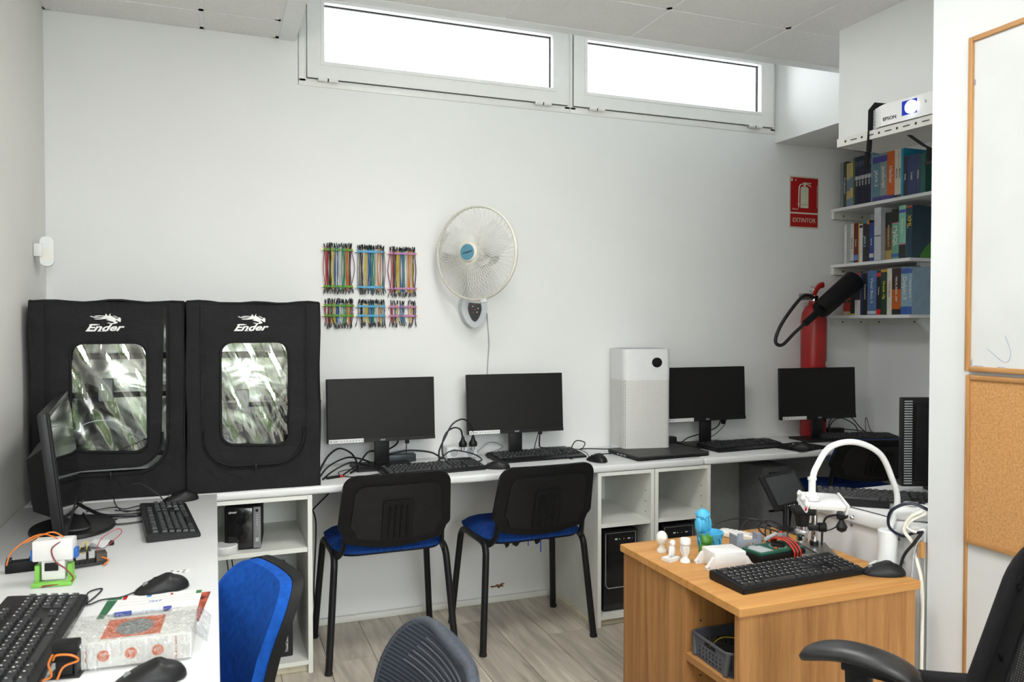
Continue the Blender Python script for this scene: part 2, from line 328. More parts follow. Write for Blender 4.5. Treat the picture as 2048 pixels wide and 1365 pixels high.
# ceiling: slab above, laid-in tiles and visible grid below
cs = MB().box(XL-.1, -2.6, 2.668, 3.8, 3.13, 2.75).box(XL-.1, 3.13, 2.668, .35, YB, 2.75)
cs.box(.30, 3.09, 2.93, 3.1, YB, 3.0)                      # recess lid
ceiling = struct(cs.build('ceiling', m_ceil, None, 0))
xs = [XL, -.04, .545, 1.13, 1.72, 2.31, 2.98]; ys = [3.085, 2.745, 2.145, 1.545, .945, .345, -.255, -.855, -1.455, -2.055, -2.5]
cells = [(xs[i], xs[i+1], ys[j+1], ys[j]) for i in range(6) for j in range(10)]
cells += [(XL, -.04, 3.085, 3.43), (-.04, .27, 3.085, 3.43), (XL, -.04, 3.43, YB), (-.04, .27, 3.43, YB)]
for (a, b, c, d) in cells:
    if a > 1.9 and d < 1.6: continue
    if (abs(a-.545) < .01 and abs(c-1.545) < .01) or (abs(a+.04) < .01 and abs(c+.255) < .01): continue      # the added fill panels sit here
    g = .010
    MB().add([(a+g, c+g, 2.646), (b-g, c+g, 2.646), (b-g, d-g, 2.646), (a+g, d-g, 2.646), (a+g-.006, c+g-.006, 2.652), (b-g+.006, c+g-.006, 2.652), (b-g+.006, d-g+.006, 2.652), (a+g-.006, d-g+.006, 2.652)],
             [(3, 2, 1, 0), (0, 1, 5, 4), (1, 2, 6, 5), (2, 3, 7, 6), (3, 0, 4, 7)]).build('ceiling_tile', m_ceil, ceiling, 0)
def bar(x0, y0, x1, y1, w=.024, z=2.6485):
    MB().box(min(x0, x1)-(w/2 if x0 == x1 else 0), min(y0, y1)-(w/2 if y0 == y1 else 0), z, max(x0, x1)+(w/2 if x0 == x1 else 0), max(y0, y1)+(w/2 if y0 == y1 else 0), z+.02).build('grid_bar', m_tbar, ceiling, 0)
for x in xs[1:-1]: bar(x, -2.5 if x < 1.9 else 1.68, x, 3.085)
bar(-.04, 3.085, -.04, YB)
for y in ys[1:-1]: bar(XL, y, 1.92 if y < 1.6 else 2.53, y)
bar(2.53, 2.745, 2.98, 2.745)
bar(XL, 3.43, .27, 3.43); bar(.262, 3.085, .262, YB, .03); bar(XL, 3.085, .27, 3.085)
bar(XL+.012, -2.5, XL+.012, YB, .03); bar(XL, YB-.012, .35, YB-.012, .026)
struct(MB().box(.277, 3.07, 2.644, .35, YB, 2.93).build('trim_2', m_tbar, None, 0))
struct(MB().box(.277, 3.07, 2.643, 2.98, 3.13, 2.93).build('trim_3', m_tbar, None, 0))
# soffits over the book alcove
struct(MB().box(2.98, 2.70, 2.405, 3.70, YB, 2.95).build('wall_soffit', m_wall, None, 0))
struct(MB().box(2.534, 1.677, 2.174, 3.70, 2.688, 2.95).build('wall_bulkhead', m_wall, None, 0))
# ------------------------------------------------------------ clerestory windows
def frame(mb, x0, z0, x1, z1, w, y0, y1):
    mb.bev(x0, y0, z0, x1, y1, z0+w, .004); mb.bev(x0, y0, z1-w, x1, y1, z1, .004)
    mb.bev(x0, y0, z0+w*.5, x0+w, y1, z1-w*.5, .004); mb.bev(x1-w, y0, z0+w*.5, x1, y1, z1-w*.5, .004); return mb
def window(n, x0, x1, fx0, fx1, g0, g1, hx):
    o = struct(frame(MB(), fx0, 2.452, fx1, 2.905, .034, YB-.004, YB+.06).build('window_%d' % n, m_upvc))
    s = MB(); z0, z1 = 2.489, 2.90
    s.plate([(x0, z0), (x1, z0), (x1, z1), (x0, z1)], [[(g0, 2.566), (g1, 2.566), (g1, 2.83), (g0, 2.83)]], 0, .05, AX((1, 0, 0), (0, 0, 1), (0, YB+.036, 0)))
    sa = s.build('sash', m_upvc, o, 0)
    MB().plate([(g0, 2.566), (g1, 2.566), (g1, 2.83), (g0, 2.83)], [[(g0+.005, 2.571), (g1-.005, 2.571), (g1-.005, 2.825), (g0+.005, 2.825)]], 0, .012, AX((1, 0, 0), (0, 0, 1), (0, YB+.030, 0))).build('gasket', m_gap, sa, 0)
    MB().plate([(g0-.016, 2.55), (g1+.016, 2.55), (g1+.016, 2.846), (g0-.016, 2.846)], [[(g0, 2.566), (g1, 2.566), (g1, 2.83), (g0, 2.83)]], 0, .006, AX((1, 0, 0), (0, 0, 1), (0, YB-.011, 0))).build('glazing_bead', m_upvc, sa, 0)
    MB().box(g0, YB+.02, 2.566, g1, YB+.028, 2.83).build('pane', m_glass, sa, 0)
    fr = MB()                                      # dark strip painted as the shadow gap around the sash
    fr.plate([(x0-.003, z0-.003), (x1+.003, z0-.003), (x1+.003, z1), (x0-.003, z1)], [[(x0, z0), (x1, z0), (x1, z1-.01), (x0, z1-.01)]], 0, .002, AX((1, 0, 0), (0, 0, 1), (0, YB-.0035, 0))).build('shadow_gap', m_gap, o, 0)
    for h in hx:
        q = MB().cyl((h-.044, YB-.018, 2.482), (h-.003, YB-.018, 2.482), .009, n=10).cyl((h+.003, YB-.018, 2.482), (h+.044, YB-.018, 2.482), .009, n=10).box(h-.044, YB-.018, 2.476, h+.044, YB-.004, 2.49)
        hi = q.build('hinge', m_upvc, o); MB().cyl((h-.003, YB-.018, 2.482), (h+.003, YB-.018, 2.482), .0075, n=10).build('hinge_pin', m_gap, hi)
window(1, .399, 1.682, .362, 1.70, .475, 1.60, (.49, 1.545))
window(2, 1.717, 2.957, 1.70, 2.978, 1.793, 2.872, (1.845, 2.83))
# rear glazing behind the camera and the hedge outside it
rw = struct(MB().plate([(-.1, .45), (1.9, .45), (1.9, 2.5), (-.1, 2.5)], [[(-.04, .51), (.87, .51), (.87, 2.44), (-.04, 2.44)], [(.93, .51), (1.84, .51), (1.84, 2.44), (.93, 2.44)]], 0, .06, AX((1, 0, 0), (0, 0, 1), (0, -2.53, 0))).build('window_3', m_upvc, None, 0))
m_leaf = mat('hedge_leaves', (.075, .12, .035), .7, nz=.5, ns=5, bump=1., bs=12)
hm = MB()
hm.grid(lambda u, v: (-5+12*u, -6.0-.7*math.sin(9*u*3.1)*math.sin(v*3)+random.uniform(-.22, .22), -.4+v*2.1+.35*math.sin(u*19)*v+random.uniform(-.12, .12)), 70, 16)
hm.box(-5, -7.6, -.4, 7, -6.9, 1.5)
tag(hm.build('garden_hedge', m_leaf, None, 0), 'green leafy garden hedge outside the rear window', 'hedge', kind='stuff')

# fill lights added out of view in the ceiling, built as LED panels
for i, (x, y) in enumerate(((.8375, 1.845), (.2525, .045))):
    lp = root('fill_panel', (x, y, 2.640), 0, ('nearer' if i else 'farther')+' square fill-light panel added in the ceiling, out of view', 'lamp', None)
    MB().plate(rrect(.575, .585, .004, 2), [rrect(.54, .55, .004, 2)], 0, .02).build('frame', m_tbar, lp, 0)
    MB().box(-.27, -.275, .006, .27, .275, .012).build('diffuser', mat('fill_diffuser', (.85, .85, .83), .5, emit=(1, .97, .93), es=1.2), lp, 0)
    l = bpy.data.lights.new('fill_panel_light', 'AREA'); l.shape = 'SQUARE'; l.size = .54; l.energy = (4.6, 6)[i]; l.color = (1, .985, .96)
    lo = bpy.data.objects.new('fill_panel_light', l); COL.objects.link(lo); lo.parent = lp; lo.location = (0, 0, .003)
# ============================================================ fitted desks and units
D = .74
def desktop(name, x0, y0, x1, y1, z, label, r=.010, th=.032, m=None):
    return tag(MB().bev(x0, y0, z-th, x1, y1, z, r, 3).build(name, m or m_lam, None, 40), label, 'worktop')
desktop('worktop', XL+.002, 3.148, 2.176, YB-.002, D, 'long white worktop under the tents and first two monitors')
desktop('worktop', 2.180, 3.148, 3.683, YB-.002, D, 'white worktop in the alcove under the extinguisher and two monitors')
t = root('corner_desk', (-.31, 1.8, 0), 0, 'white desk along the left wall with electronics parts on it', 'desk')
T0 = Matrix.Translation((.31, -1.8, 0))
MB(T0).bev(XL+.002, .55, D-.028, .005, 3.146, D, .003, 2).build('desk_top', m_lam, t)
for y in (.6, 2.75): MB(T0).box(XL+.03, y, 0, -.06, y+.025, D-.028).build('end_panel', m_lam2, t, 0)
MB(T0).box(XL+.03, .625, .42, XL+.05, 2.75, D-.028).build('modesty_panel', m_lam2, t, 0)
def unit(name, x0, x1, label, shelf_z, holes=True):
    y0, y1, th, top = 3.152, 3.62, .018, D-.033
    r = root(name, ((x0+x1)/2, (y0+y1)/2, 0), 0, label, 'cabinet', None); Q = Matrix.Translation((-(x0+x1)/2, -(y0+y1)/2, 0))
    MB(Q).bev(x0, y0, .0, x0+th, y1, top, .001, 1).build('side_panel', m_lam2, r, 0); MB(Q).bev(x1-th, y0, 0, x1, y1, top, .001, 1).build('side_panel', m_lam2, r, 0)
    MB(Q).box(x0+th, y0+.002, top-.016, x1-th, y1, top).build('top_panel', m_lam2, r, 0)
    MB(Q).box(x0+th, y0+.002, .035, x1-th, y1, .052).build('bottom_panel', m_lam2, r, 0)
    MB(Q).box(x0+th, y0+.03, 0, x1-th, y0+.045, .035).build('plinth', m_edge, r, 0)
    sh = MB(Q).box(x0+th+.001, y0+.006, shelf_z-.018, x1-th-.001, y1, shelf_z).build('shelf', m_lam2, r, 0)
    MB(Q).box(x0+th, y1-.006, .052, x1-th, y1, top-.016).build('back_panel', m_lam2, r, 0)
    if holes:
        h = MB(Q)
        for k in range(5): h.cyl((x1-th-.0008, y0+.05, .40+k*.05), (x1-th+.002, y0+.05, .40+k*.05), .003, n=8)
        h.build('peg_holes', m_gap, r)
    return r
uL = unit('shelf_cabinet', -.12, .356, 'white open cabinet below the tents holding the network storage box', .50, False)
u1 = unit('shelf_cabinet', 1.612, 1.905, 'white open cabinet beside the second chair, left of the twin cabinets', .472)
u2 = unit('shelf_cabinet', 1.909, 2.214, 'white open cabinet right of the twin cabinets, next to the grey recess', .472)
MB(Matrix.Translation((-.118, -3.386, 0))).cyl((.16, 3.5, .5002), (.16, 3.5, .501), .013, n=14).build('cable_hole', m_gap, uL)
tag(MB().box(1.590, 3.16, .0, 1.611, 3.62, .022).build('floor_strip', m_edge, None, 0), 'beige wooden strip on floor along the twin cabinets', 'strip')
# grey recess under the alcove desk
tag(MB().box(2.216, 3.60, .0, 3.66, 3.63, .70).build('modesty_board', mat('grey_board', (.36, .38, .37), .7, nz=.03), None, 0), 'grey back board under the alcove worktop', 'panel')
tag(MB().box(3.60, 3.30, 0, 3.62, 3.598, D-.033).build('support_panel', m_lam2, None, 0), 'white upright support panel under the alcove worktop', 'panel')
o = root('drawer_box', (2.80, 3.50, 0), 0, 'dark grey drawer box under the alcove worktop', 'drawer unit')
MB().bev(-.09, -.1, .0, .09, .095, .62, .004).build('body', m_grey, o)
for i in range(3): MB().bev(-.085, -.106, .03+i*.2, .085, -.1, .215+i*.2, .003).build('drawer', m_grey, o); MB().box(-.05, -.112, .18+i*.2, .05, -.106, .19+i*.2).build('drawer_handle', m_black, o, 0)
# ------------------------------------------------------------ beech trolley desk
WX0, WX1, WY0, WY1, WZ = 1.253, 1.872, 1.655, 2.29, .65
w = root('beech_desk', (1.56, 1.97, 0), 0, 'small beech veneer desk with open shelf, holding prints and microscope', 'desk'); Q = Matrix.Translation((-1.56, -1.97, 0))
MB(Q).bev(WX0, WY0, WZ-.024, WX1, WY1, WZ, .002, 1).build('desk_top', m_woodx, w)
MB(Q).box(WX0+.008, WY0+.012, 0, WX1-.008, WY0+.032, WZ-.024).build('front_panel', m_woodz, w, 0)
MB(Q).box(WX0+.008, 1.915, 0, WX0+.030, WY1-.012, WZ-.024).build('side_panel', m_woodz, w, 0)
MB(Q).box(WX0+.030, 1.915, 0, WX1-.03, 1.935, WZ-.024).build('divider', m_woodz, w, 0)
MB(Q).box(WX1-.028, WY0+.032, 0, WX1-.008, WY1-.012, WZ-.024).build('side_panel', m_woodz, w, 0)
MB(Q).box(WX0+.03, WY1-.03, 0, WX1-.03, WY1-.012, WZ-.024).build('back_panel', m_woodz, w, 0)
MB(Q).bev(WX0+.010, WY0+.032, .412, WX1-.03, 1.915, .434, .001, 1).build('shelf', m_woody, w, 0)
MB(Q).bev(WX0+.010, WY0+.032, .06, WX1-.03, 1.915, .08, .001, 1).build('shelf', m_woody, w, 0)
h = MB(Q)
for z in (.30, .36, .46, .52): h.cyl((WX0+.06, 1.9155, z), (WX0+.06, 1.9135, z), .003, n=8)
h.build('peg_holes', m_gap, w)
# ------------------------------------------------------------ white desk of the alcove, seen over the beech desk
rd = root('alcove_desk', (2.25, 2.0, 0), 2.6, 'white desk behind the beech desk with keyboard and loose power leads', 'desk')
RZ = .785
MB().bev(-.345, -.30, RZ-.042, .34, .205, RZ, .006, 2).build('desk_top', m_lam, rd)
MB().box(-.330, -.295, 0, -.312, .2, RZ-.042).build('front_panel', m_lam, rd, 0)
MB().box(-.338, -.296, .0, -.331, -.292, RZ-.05).build('edge_strip', m_lam2, rd, 0)
for y in (-.28, .182): MB().box(-.31, y, 0, .30, y+.018, RZ-.042).build('end_panel', m_lam2, rd, 0)
for y in (-.2, -.02, .15):
    MB().cyl((-.3305, y, RZ-.055), (-.3325, y, RZ-.055), .005, n=10).build('cover_cap', m_grey, rd)
MB().cyl((-.3305, -.215, .665), (-.3325, -.215, .665), .005, n=10).build('cover_cap', m_grey, rd)
# ------------------------------------------------------------ boards on the partition wall
def board(name, y0, y1, z0, z1, label, cat, face, fw, th, tilt=0, off=0.):
    r = root(name, (1.92, (y0+y1)/2, z0), 0, label, cat); Q = Matrix.Translation((-1.92, -(y0+y1)/2, -z0)); X = 1.9195-off
    r.rotation_euler = (R(tilt), 0, 0)
    MB(Q).box(X-th*.55, y0+.003, z0+.003, X, y1-.003, z1-.003).build('panel', face, r, 0)
    MB(Q).bev(X-th, y0, z0, X, y0+fw, z1, .003, 2).build('frame_stile', m_pine, r); MB(Q).bev(X-th, y1-fw, z0, X, y1, z1, .003, 2).build('frame_stile', m_pine, r)
    MB(Q).bev(X-th, y0+fw, z1-fw, X, y1-fw, z1, .003, 2).build('frame_rail', m_pine_y, r); MB(Q).bev(X-th, y0+fw, z0, X, y1-fw, z0+fw, .003, 2).build('frame_rail', m_pine_y, r)
    return r
m_wb = mat('whiteboard_enamel', (.58, .60, .60), .25, nz=.015, ns=6)
wbd = board('whiteboard', .2, 1.552, 1.252, 2.15, 'large whiteboard in a pine frame on the partition wall', 'whiteboard', m_wb, .014, .018)
Q = Matrix.Translation((-1.92, -(.2+1.552)/2, -1.252))
m_ink = mat('faded_marker_ink', (.30, .31, .42), .6, nz=.2)
MB(Q).tube(smooth_path([(1.9092, 1.44, 1.35), (1.9092, 1.425, 1.31), (1.9092, 1.43, 1.285), (1.9092, 1.445, 1.283), (1.9092, 1.47, 1.30), (1.9092, 1.49, 1.315)], 8), .0007, 5).build('marker_line', m_ink, wbd)
MB(Q).box(1.909, 1.533, 1.268, 1.9094, 1.5365, 1.285).box(1.909, 1.50, 1.2665, 1.9094, 1.53, 1.2685).box(1.909, 1.44, 1.2665, 1.9094, 1.46, 1.2685).box(1.909, 1.533, 2.02, 1.9094, 1.537, 2.035).build('ink_smudge', m_ink, wbd, 0)
board('cork_board', .55, 1.548, .786, 1.243, 'cork pin board in a pine frame below the whiteboard', 'pin board', m_cork, .013, .014, 0, .0045)
lb = board('lower_board', .3, 1.558, .28, 1.20, 'tall white panel with pine edge behind the cork board', 'board', m_wb, .012, .004)
# ============================================================ stacking chairs (blue seat, black shell)
def back_surface(w, z0, z1, lean, curve, dip, zo=0.):
    # returns f(u,v)->point of a curved, leaning backrest; u across, v up, y backwards is negative
    def f(x, z, y=0):
        k = (z-z0)/(z1-z0); return (x, -(lean*k)-.0-curve*(1-(2*x/w)**2)*1.0+y, z)
    return f
def iso_outline(w, z0, z1, dip, r, n=6):
    p = []
    def arc(cx, cy, a0, a1, rr):
        for i in range(n+1): a = R(a0+(a1-a0)*i/n); p.append((cx+rr*math.cos(a), cy+rr*math.sin(a)))
    for i in range(9):
        x = -w/2+.03+(w-.06)*i/8; p.append((x, z0-dip*(1-(2*x/w)**2)))
    arc(w/2-.03, z0+.06, -60, 0, .03); arc(w/2-.012-r, z1-r, 0, 90, r); arc(-w/2+.012+r, z1-r, 90, 180, r); arc(-w/2+.03, z0+.06, 180, 240, .03)
    return p
def curved_plate(outl, f, t0, t1, nx=14, inner=None):
    # plate cut into vertical strips so that it can follow the curve
    bm = bmesh.new(); vs = [bm.verts.new((x, 0, z)) for x, z in outl]; fc = bm.faces.new(vs)
    xs_ = [p[0] for p in outl]; a, b = min(xs_), max(xs_)
    for i in range(1, nx):
        x = a+(b-a)*i/nx; bmesh.ops.bisect_plane(bm, geom=bm.verts[:]+bm.edges[:]+bm.faces[:], plane_co=(x, 0, 0), plane_no=(1, 0, 0))
    zs = [p[1] for p in outl]
    for i in range(1, 8):
        z = min(zs)+(max(zs)-min(zs))*i/8; bmesh.ops.bisect_plane(bm, geom=bm.verts[:]+bm.edges[:]+bm.faces[:], plane_co=(0, 0, z), plane_no=(0, 0, 1))
    bm.verts.index_update(); n = len(bm.verts); co = [v.co.copy() for v in bm.verts]
    V = [f(c.x, c.z, t0) for c in co]+[f(c.x, c.z, t1) for c in co]; F = []
    for q in bm.faces:
        ids = [v.index for v in q.verts]; F.append(tuple(ids)); F.append(tuple(i+n for i in ids[::-1]))
    for e in bm.edges:
        if len(e.link_faces) == 1:
            l = e.link_loops[0]; i, j = l.vert.index, l.link_loop_next.vert.index; F.append((j, i, i+n, j+n))
    bm.free(); return V, F
def iso_chair(label, loc, rz, torn=False, lift=0., drop=0.):
    c = root('stacking_chair', loc, rz, label, 'chair', 'blue and black stacking chairs')
    # frame: each leg is a flat oval tube that bends into the seat rail
    for s in (-1, 1):
        for fr in (-1, 1):
            pts = [(s*.262, fr*(.205 if fr > 0 else .200), 0), (s*.236, fr*.165, .36), (s*.231, fr*.153, .425), (s*.228, fr*.125, .449), (s*.227, fr*.08, .455), (s*.227, 0, .455)]
            q = smooth_path(pts, 5); MB().tube(q, .0150, 10, sq=(1.08, .95)).build('leg', m_black, c, 60)
            MB().cyl((s*.262, fr*.2, 0), (s*.2607, fr*.1985, .012), .0165, n=10).build('foot_cap', m_rubber, c)
    MB().cyl((-.227, -.07, .452), (.227, -.07, .452), .010, n=8).cyl((-.227, .12, .452), (.227, .12, .452), .010, n=8).build('crossbar', m_black, c)
    # seat cushion
    def seat(u, v):
        x = (u-.5)*2; y = (v-.5)*2; k = (abs(x)**5+abs(y)**5)**.2 or 1; m = max(abs(x), abs(y)); q = m/k if k else 1
        X = x*q*.232; Y = y*q*.215+.02; rim = max(0, (m-.72)/.28); return (X, Y, .497-.024*rim**2+.010*x*x*(1-rim)-.012*max(0, y-.4)**2)
    sm = MB(); sm.grid(seat, 18, 18); n = len(sm.v)
    w_ = 19; ring = [i for i in range(w_)]+[j*w_+18 for j in range(1, w_)]+[18*w_+i for i in range(17, -1, -1)]+[j*w_ for j in range(17, 0, -1)]
    lo = [sm.v[i].copy() for i in ring]; base = len(sm.v)
    for p in lo: sm.v.append(Vector((p.x*.985, (p.y-.02)*.985+.02, .462)))
    k = len(ring)
    for i in range(k): sm.f.append((ring[i], base+i, base+(i+1) % k, ring[(i+1) % k])); sm.m.append(0)
    sm.f.append(tuple(base+i for i in range(k))); sm.m.append(0)
    sm.build('seat', m_blue, c, 50)
    MB().plate([(p[0]*.95, p[1]*.95+.02) for p in rrect(.45, .42, .08)], [], .452, .463).build('seat_underside', m_black2, c)
    # backrest: black shell behind, blue pad in front, raised panel and ribs on the shell
    z0, z1 = .525+lift, .795-drop; f0 = back_surface(.455, z0, z1, .075, .022, .03); f = lambda x, z, y=0: (lambda p: (p[0], p[1]-.205, p[2]))(f0(x, z, y))
    ol = iso_outline(.455, z0, z1, .035, .055)
    V, F = curved_plate(ol, f, -.012, .010); MB().add(V, F).build('backrest_shell', m_black2, c, 45)
    V, F = curved_plate([(x*.95, z0+(z-z0)*.93+.012) for x, z in ol], f, .010, .034); MB().add(V, F).build('backrest_pad', m_blue, c, 45)
    zm = (z0+z1)/2-.005; inn = [(x*.80, zm+(z-zm)*.76-.01) for x, z in ol]
    V, F = curved_plate(inn, f, -.020, -.010); MB().add(V, F).build('shell_panel', m_black, c, 40)
    V, F = curved_plate(rrect(.125, .17*(z1-z0)/.27, .012, 4, 0, z0+.08*(z1-z0)/.27), f, -.028, -.018); MB().add(V, F).build('grip_panel', m_black2, c, 40)
    rb = MB()
    for x in (-.036, -.012, .012, .036): rb.tube([f(x, z0+.005+(z1-z0)*.52*k/6, -.0290) for k in range(7)], .0045, 6)
    rb.build('grip_ribs', m_black2, c, 60)
    for s in (-1, 1):
        MB().tube(smooth_path([f(s*.20, .64, .006), f(s*.20, .55, .006), (s*.203, -.195, .49), (s*.215, -.165, .458), (s*.225, -.12, .454)], 5), .012, 8, sq=(1.4, .7)).build('upright', m_black, c, 60)
    if torn:
        rg = MB(); rnd = random.Random(3)
        for i in range(34):
            x = -.14+rnd.random()*.24; y = -.16+rnd.random()*.2; l = .014+rnd.random()*.028
            e1 = rnd.uniform(.004, .014); e2 = rnd.uniform(.004, .014); rg.add([(x-.02, y, .456), (x+.02, y+rnd.uniform(-.01, .01), .456), (x+e1, y+.004, .456-l*rnd.uniform(.4, 1)), (x+rnd.uniform(-.006, .006), y, .456-l), (x-e2, y-.004, .456-l*rnd.uniform(.4, .9))], [(0, 1, 2, 3, 4)])
        rg.build('torn_lining', m_fab, c, 0)
        MB().box(.03, -.14, .385, .034, -.137, .455).box(-.03, -.142, .42, -.027, -.139, .455).box(.075, -.12, .43, .078, -.117, .455).build('loose_threads', m_blue2, c, 0)
    return c
iso_chair('black-backed stacking chair with blue seat below the first monitor', (.668, 3.31, 0), 1)
iso_chair('stacking chair with blue seat and torn hanging underside lining', (1.285, 3.268, 0), 2.5, True)
iso_chair('stacking chair with blue seat in the alcove behind the gooseneck holder', (3.19, 3.285, 0), -15, False, .06, .03).scale = (1.05, 1.05, 1.05)
# ------------------------------------------------------------ swivel bases
def star_base(c, hub=(0, 0), R0=.29, seat_z=.44, a0=0):
    hx, hy = hub
    MB().cyl((hx, hy, .09), (hx, hy, .28), .028, n=14).cyl((hx, hy, .28), (hx, hy, seat_z), .014, n=12).build('gas_lift', m_black, c)
    for k in range(5):
        a = R(a0+72*k); dx, dy = math.cos(a), math.sin(a)
        MB().tube([(hx+dx*.02, hy+dy*.02, .11), (hx+dx*.15, hy+dy*.15, .10), (hx+dx*R0, hy+dy*R0, .075)], lambda t: .024-.010*t, 8).build('base_arm', m_black, c, 60)
        cx, cy = hx+dx*R0, hy+dy*R0; g = MB()
        for s in (-1, 1): g.cyl((cx-dy*.006*s, cy+dx*.006*s, .027), (cx-dy*.024*s, cy+dx*.024*s, .027), .027, n=14)
        g.build('castor', m_black2, c)
# ------------------------------------------------------------ blue task chair at the left desk
b = root('task_chair', (-.083, 1.90, 0), 107, 'bright blue upholstered task chair with black shell at the left desk', 'chair')
star_base(b, (0, 0), .27, .43, 10)
def chair_back(c, w, z0, z1, y0, lean, curve, th_pad, th_shell, mp, ms, rtop, pow_=1.):
    f0 = back_surface(w, z0, z1, lean, -curve, 0)
    def f(x, z, y=0):
        k = (z-z0)/(z1-z0); return (x, y0-lean*k+.035*math.sin(k*math.pi)-0*k+curve*((2*x/w)**2)+y, z)
    ol = rrect(w, z1-z0, rtop, 8, 0, (z0+z1)/2); ol = [(x*(1-.22*max(0, (z-z0)/(z1-z0)-.45)-.30*max(0, .35-(z-z0)/(z1-z0))), z) for x, z in ol]
    V, F = curved_plate([(x*.97, z0+(z-z0)*.985+.003) for x, z in ol], f, 0, th_pad); MB().add(V, F).build('backrest_pad', mp, c, 55)
    V, F = curved_plate(ol, f, -th_shell, .004); MB().add(V, F).build('backrest_shell', ms, c, 55); return f
chair_back(b, .40, .42, .792, -.155, .085, .035, .032, .022, m_blue2, m_black2, .085)
MB().plate([(p[0], p[1]+.06) for p in rrect(.42, .40, .12)], [], .44, .50).build('seat', m_blue2, b, 50)
MB().plate([(p[0], p[1]+.06) for p in rrect(.40, .38, .11)], [], .425, .44).build('seat_pan', m_black2, b, 50)
MB().tube(smooth_path([(0, -.02, .425), (0, -.15, .41), (0, -.205, .46), (0, -.20, .56)], 5), .022, 8, sq=(.5, 1.3)).build('back_stem', m_black, b, 60)
# ------------------------------------------------------------ grey mesh chair in the foreground
def mesh_mat(n, c0, c1, scale, axis_z=True):
    M = bpy.data.materials.new(n); M.use_nodes = True; t = M.node_tree; N = t.nodes; L = t.links; b_ = N['Principled BSDF']; b_.inputs['Roughness'].default_value = .8
    tc = N.new('ShaderNodeTexCoord'); wv = N.new('ShaderNodeTexWave'); wv.bands_direction = 'Z'; wv.inputs['Scale'].default_value = scale; wv.inputs['Distortion'].default_value = .25; L.new(tc.outputs['Object'], wv.inputs['Vector'])
    nz = N.new('ShaderNodeTexNoise'); nz.inputs['Scale'].default_value = 380; L.new(tc.outputs['Object'], nz.inputs['Vector'])
    ma = N.new('ShaderNodeMath'); ma.operation = 'MULTIPLY_ADD'; ma.inputs[1].default_value = .5; L.new(nz.outputs[0], ma.inputs[0]); L.new(wv.outputs[0], ma.inputs[2])
    cr = N.new('ShaderNodeValToRGB'); e = cr.color_ramp.elements; e[0].color = (*c0, 1); e[1].color = (*c1, 1); e[0].position = .25; e[1].position = 1.2; L.new(ma.outputs[0], cr.inputs[0]); L.new(cr.outputs[0], b_.inputs['Base Color'])
    bp = N.new('ShaderNodeBump'); bp.inputs['Strength'].default_value = .6; bp.inputs['Distance'].default_value = .003; L.new(wv.outputs[0], bp.inputs['Height']); L.new(bp.outputs[0], b_.inputs['Normal']); return M
m_meshg = mesh_mat('slate_grey_ribbed_mesh', s2l(22, 27, 36), s2l(50, 57, 69), 42)
m_band = mat('grey_stitched_band', s2l(62, 68, 78), .85, nz=.15, ns=120, bump=.6, bs=500, stretch=(1, 1, 5))
g = root('mesh_chair', (.10, 1.12, 0), 92, 'slate grey mesh office chair in the foreground, cut off below', 'chair')
star_base(g, (0, 0), .28, .43, 25)
def gf(x, z, y=0):
    k = (z-.47)/.43; return (x, -.185-.055*k+.10*(2*x/.46)**2*.5+y, z)
gol = []
for p in rrect(.47, .43, .14, 10, 0, .685): gol.append((p[0]*(1-.10*max(0, (p[1]-.62)/.28)), p[1]))
V, F = curved_plate(gol, gf, -.006, .012, 18); MB().add(V, F).build('backrest_mesh', m_meshg, g, 60)
rim = [gf(x*.985, .685+(z-.685)*.985, .004) for x, z in gol]; MB().tube(rim, .0085, 8, closed=True).build('backrest_rim', m_band, g, 60)
ln = MB()
for k in range(6):
    zz = .878-.011*k; xx = .085+.012*k
    ln.tube([gf(-xx+2*xx*i/10, zz, .014) for i in range(11)], .0008, 4)
ln.build('stitch_lines', mat('pale_grey_thread', s2l(112, 116, 124), .8), g, 60)
MB().plate([(p[0], p[1]+.06) for p in rrect(.44, .42, .12)], [], .43, .49).build('seat', m_meshg, g, 50)
MB().tube(smooth_path([(0, -.02, .42), (0, -.17, .40), (0, -.245, .47), (0, -.265, .66)], 5), .022, 8, sq=(.6, 1.3)).build('back_stem', m_black, g, 60)
# ------------------------------------------------------------ black office chair, bottom right
def black_mesh_mat():
    M = bpy.data.materials.new('open_black_mesh'); M.use_nodes = True; t = M.node_tree; N = t.nodes; L = t.links; b_ = N['Principled BSDF']; out = N['Material Output']
    b_.inputs['Base Color'].default_value = (.012, .012, .014, 1); b_.inputs['Roughness'].default_value = .7
    tc = N.new('ShaderNodeTexCoord'); sp = N.new('ShaderNodeSeparateXYZ'); L.new(tc.outputs['Object'], sp.inputs[0])
    def m_(op, a, bb):
        n = N.new('ShaderNodeMath'); n.operation = op
        for i, s in enumerate((a, bb)):
            if isinstance(s, (int, float)): n.inputs[i].default_value = s
            else: L.new(s, n.inputs[i])
        return n.outputs[0]
    fx = m_('LESS_THAN', m_('FRACT', m_('DIVIDE', sp.outputs[0], .0055), 0), .5); fz = m_('LESS_THAN', m_('FRACT', m_('DIVIDE', sp.outputs[2], .0050), 0), .55)
    hole = m_('MULTIPLY', fx, fz); tr = N.new('ShaderNodeBsdfTransparent'); mx = N.new('ShaderNodeMixShader'); L.new(hole, mx.inputs[0]); L.new(b_.outputs[0], mx.inputs[1]); L.new(tr.outputs[0], mx.inputs[2]); L.new(mx.outputs[0], out.inputs[0]); return M
m_bmesh = black_mesh_mat()
m_foam = mat('black_soft_armrest', (.020, .021, .022), .38, nz=.1, ns=20, bump=.12, bs=500)
k = root('office_chair', (1.14, 1.07, 0), 58, 'black mesh-back office chair with padded armrest, bottom right', 'chair')
star_base(k, (0, -.05), .30, .40, 40)
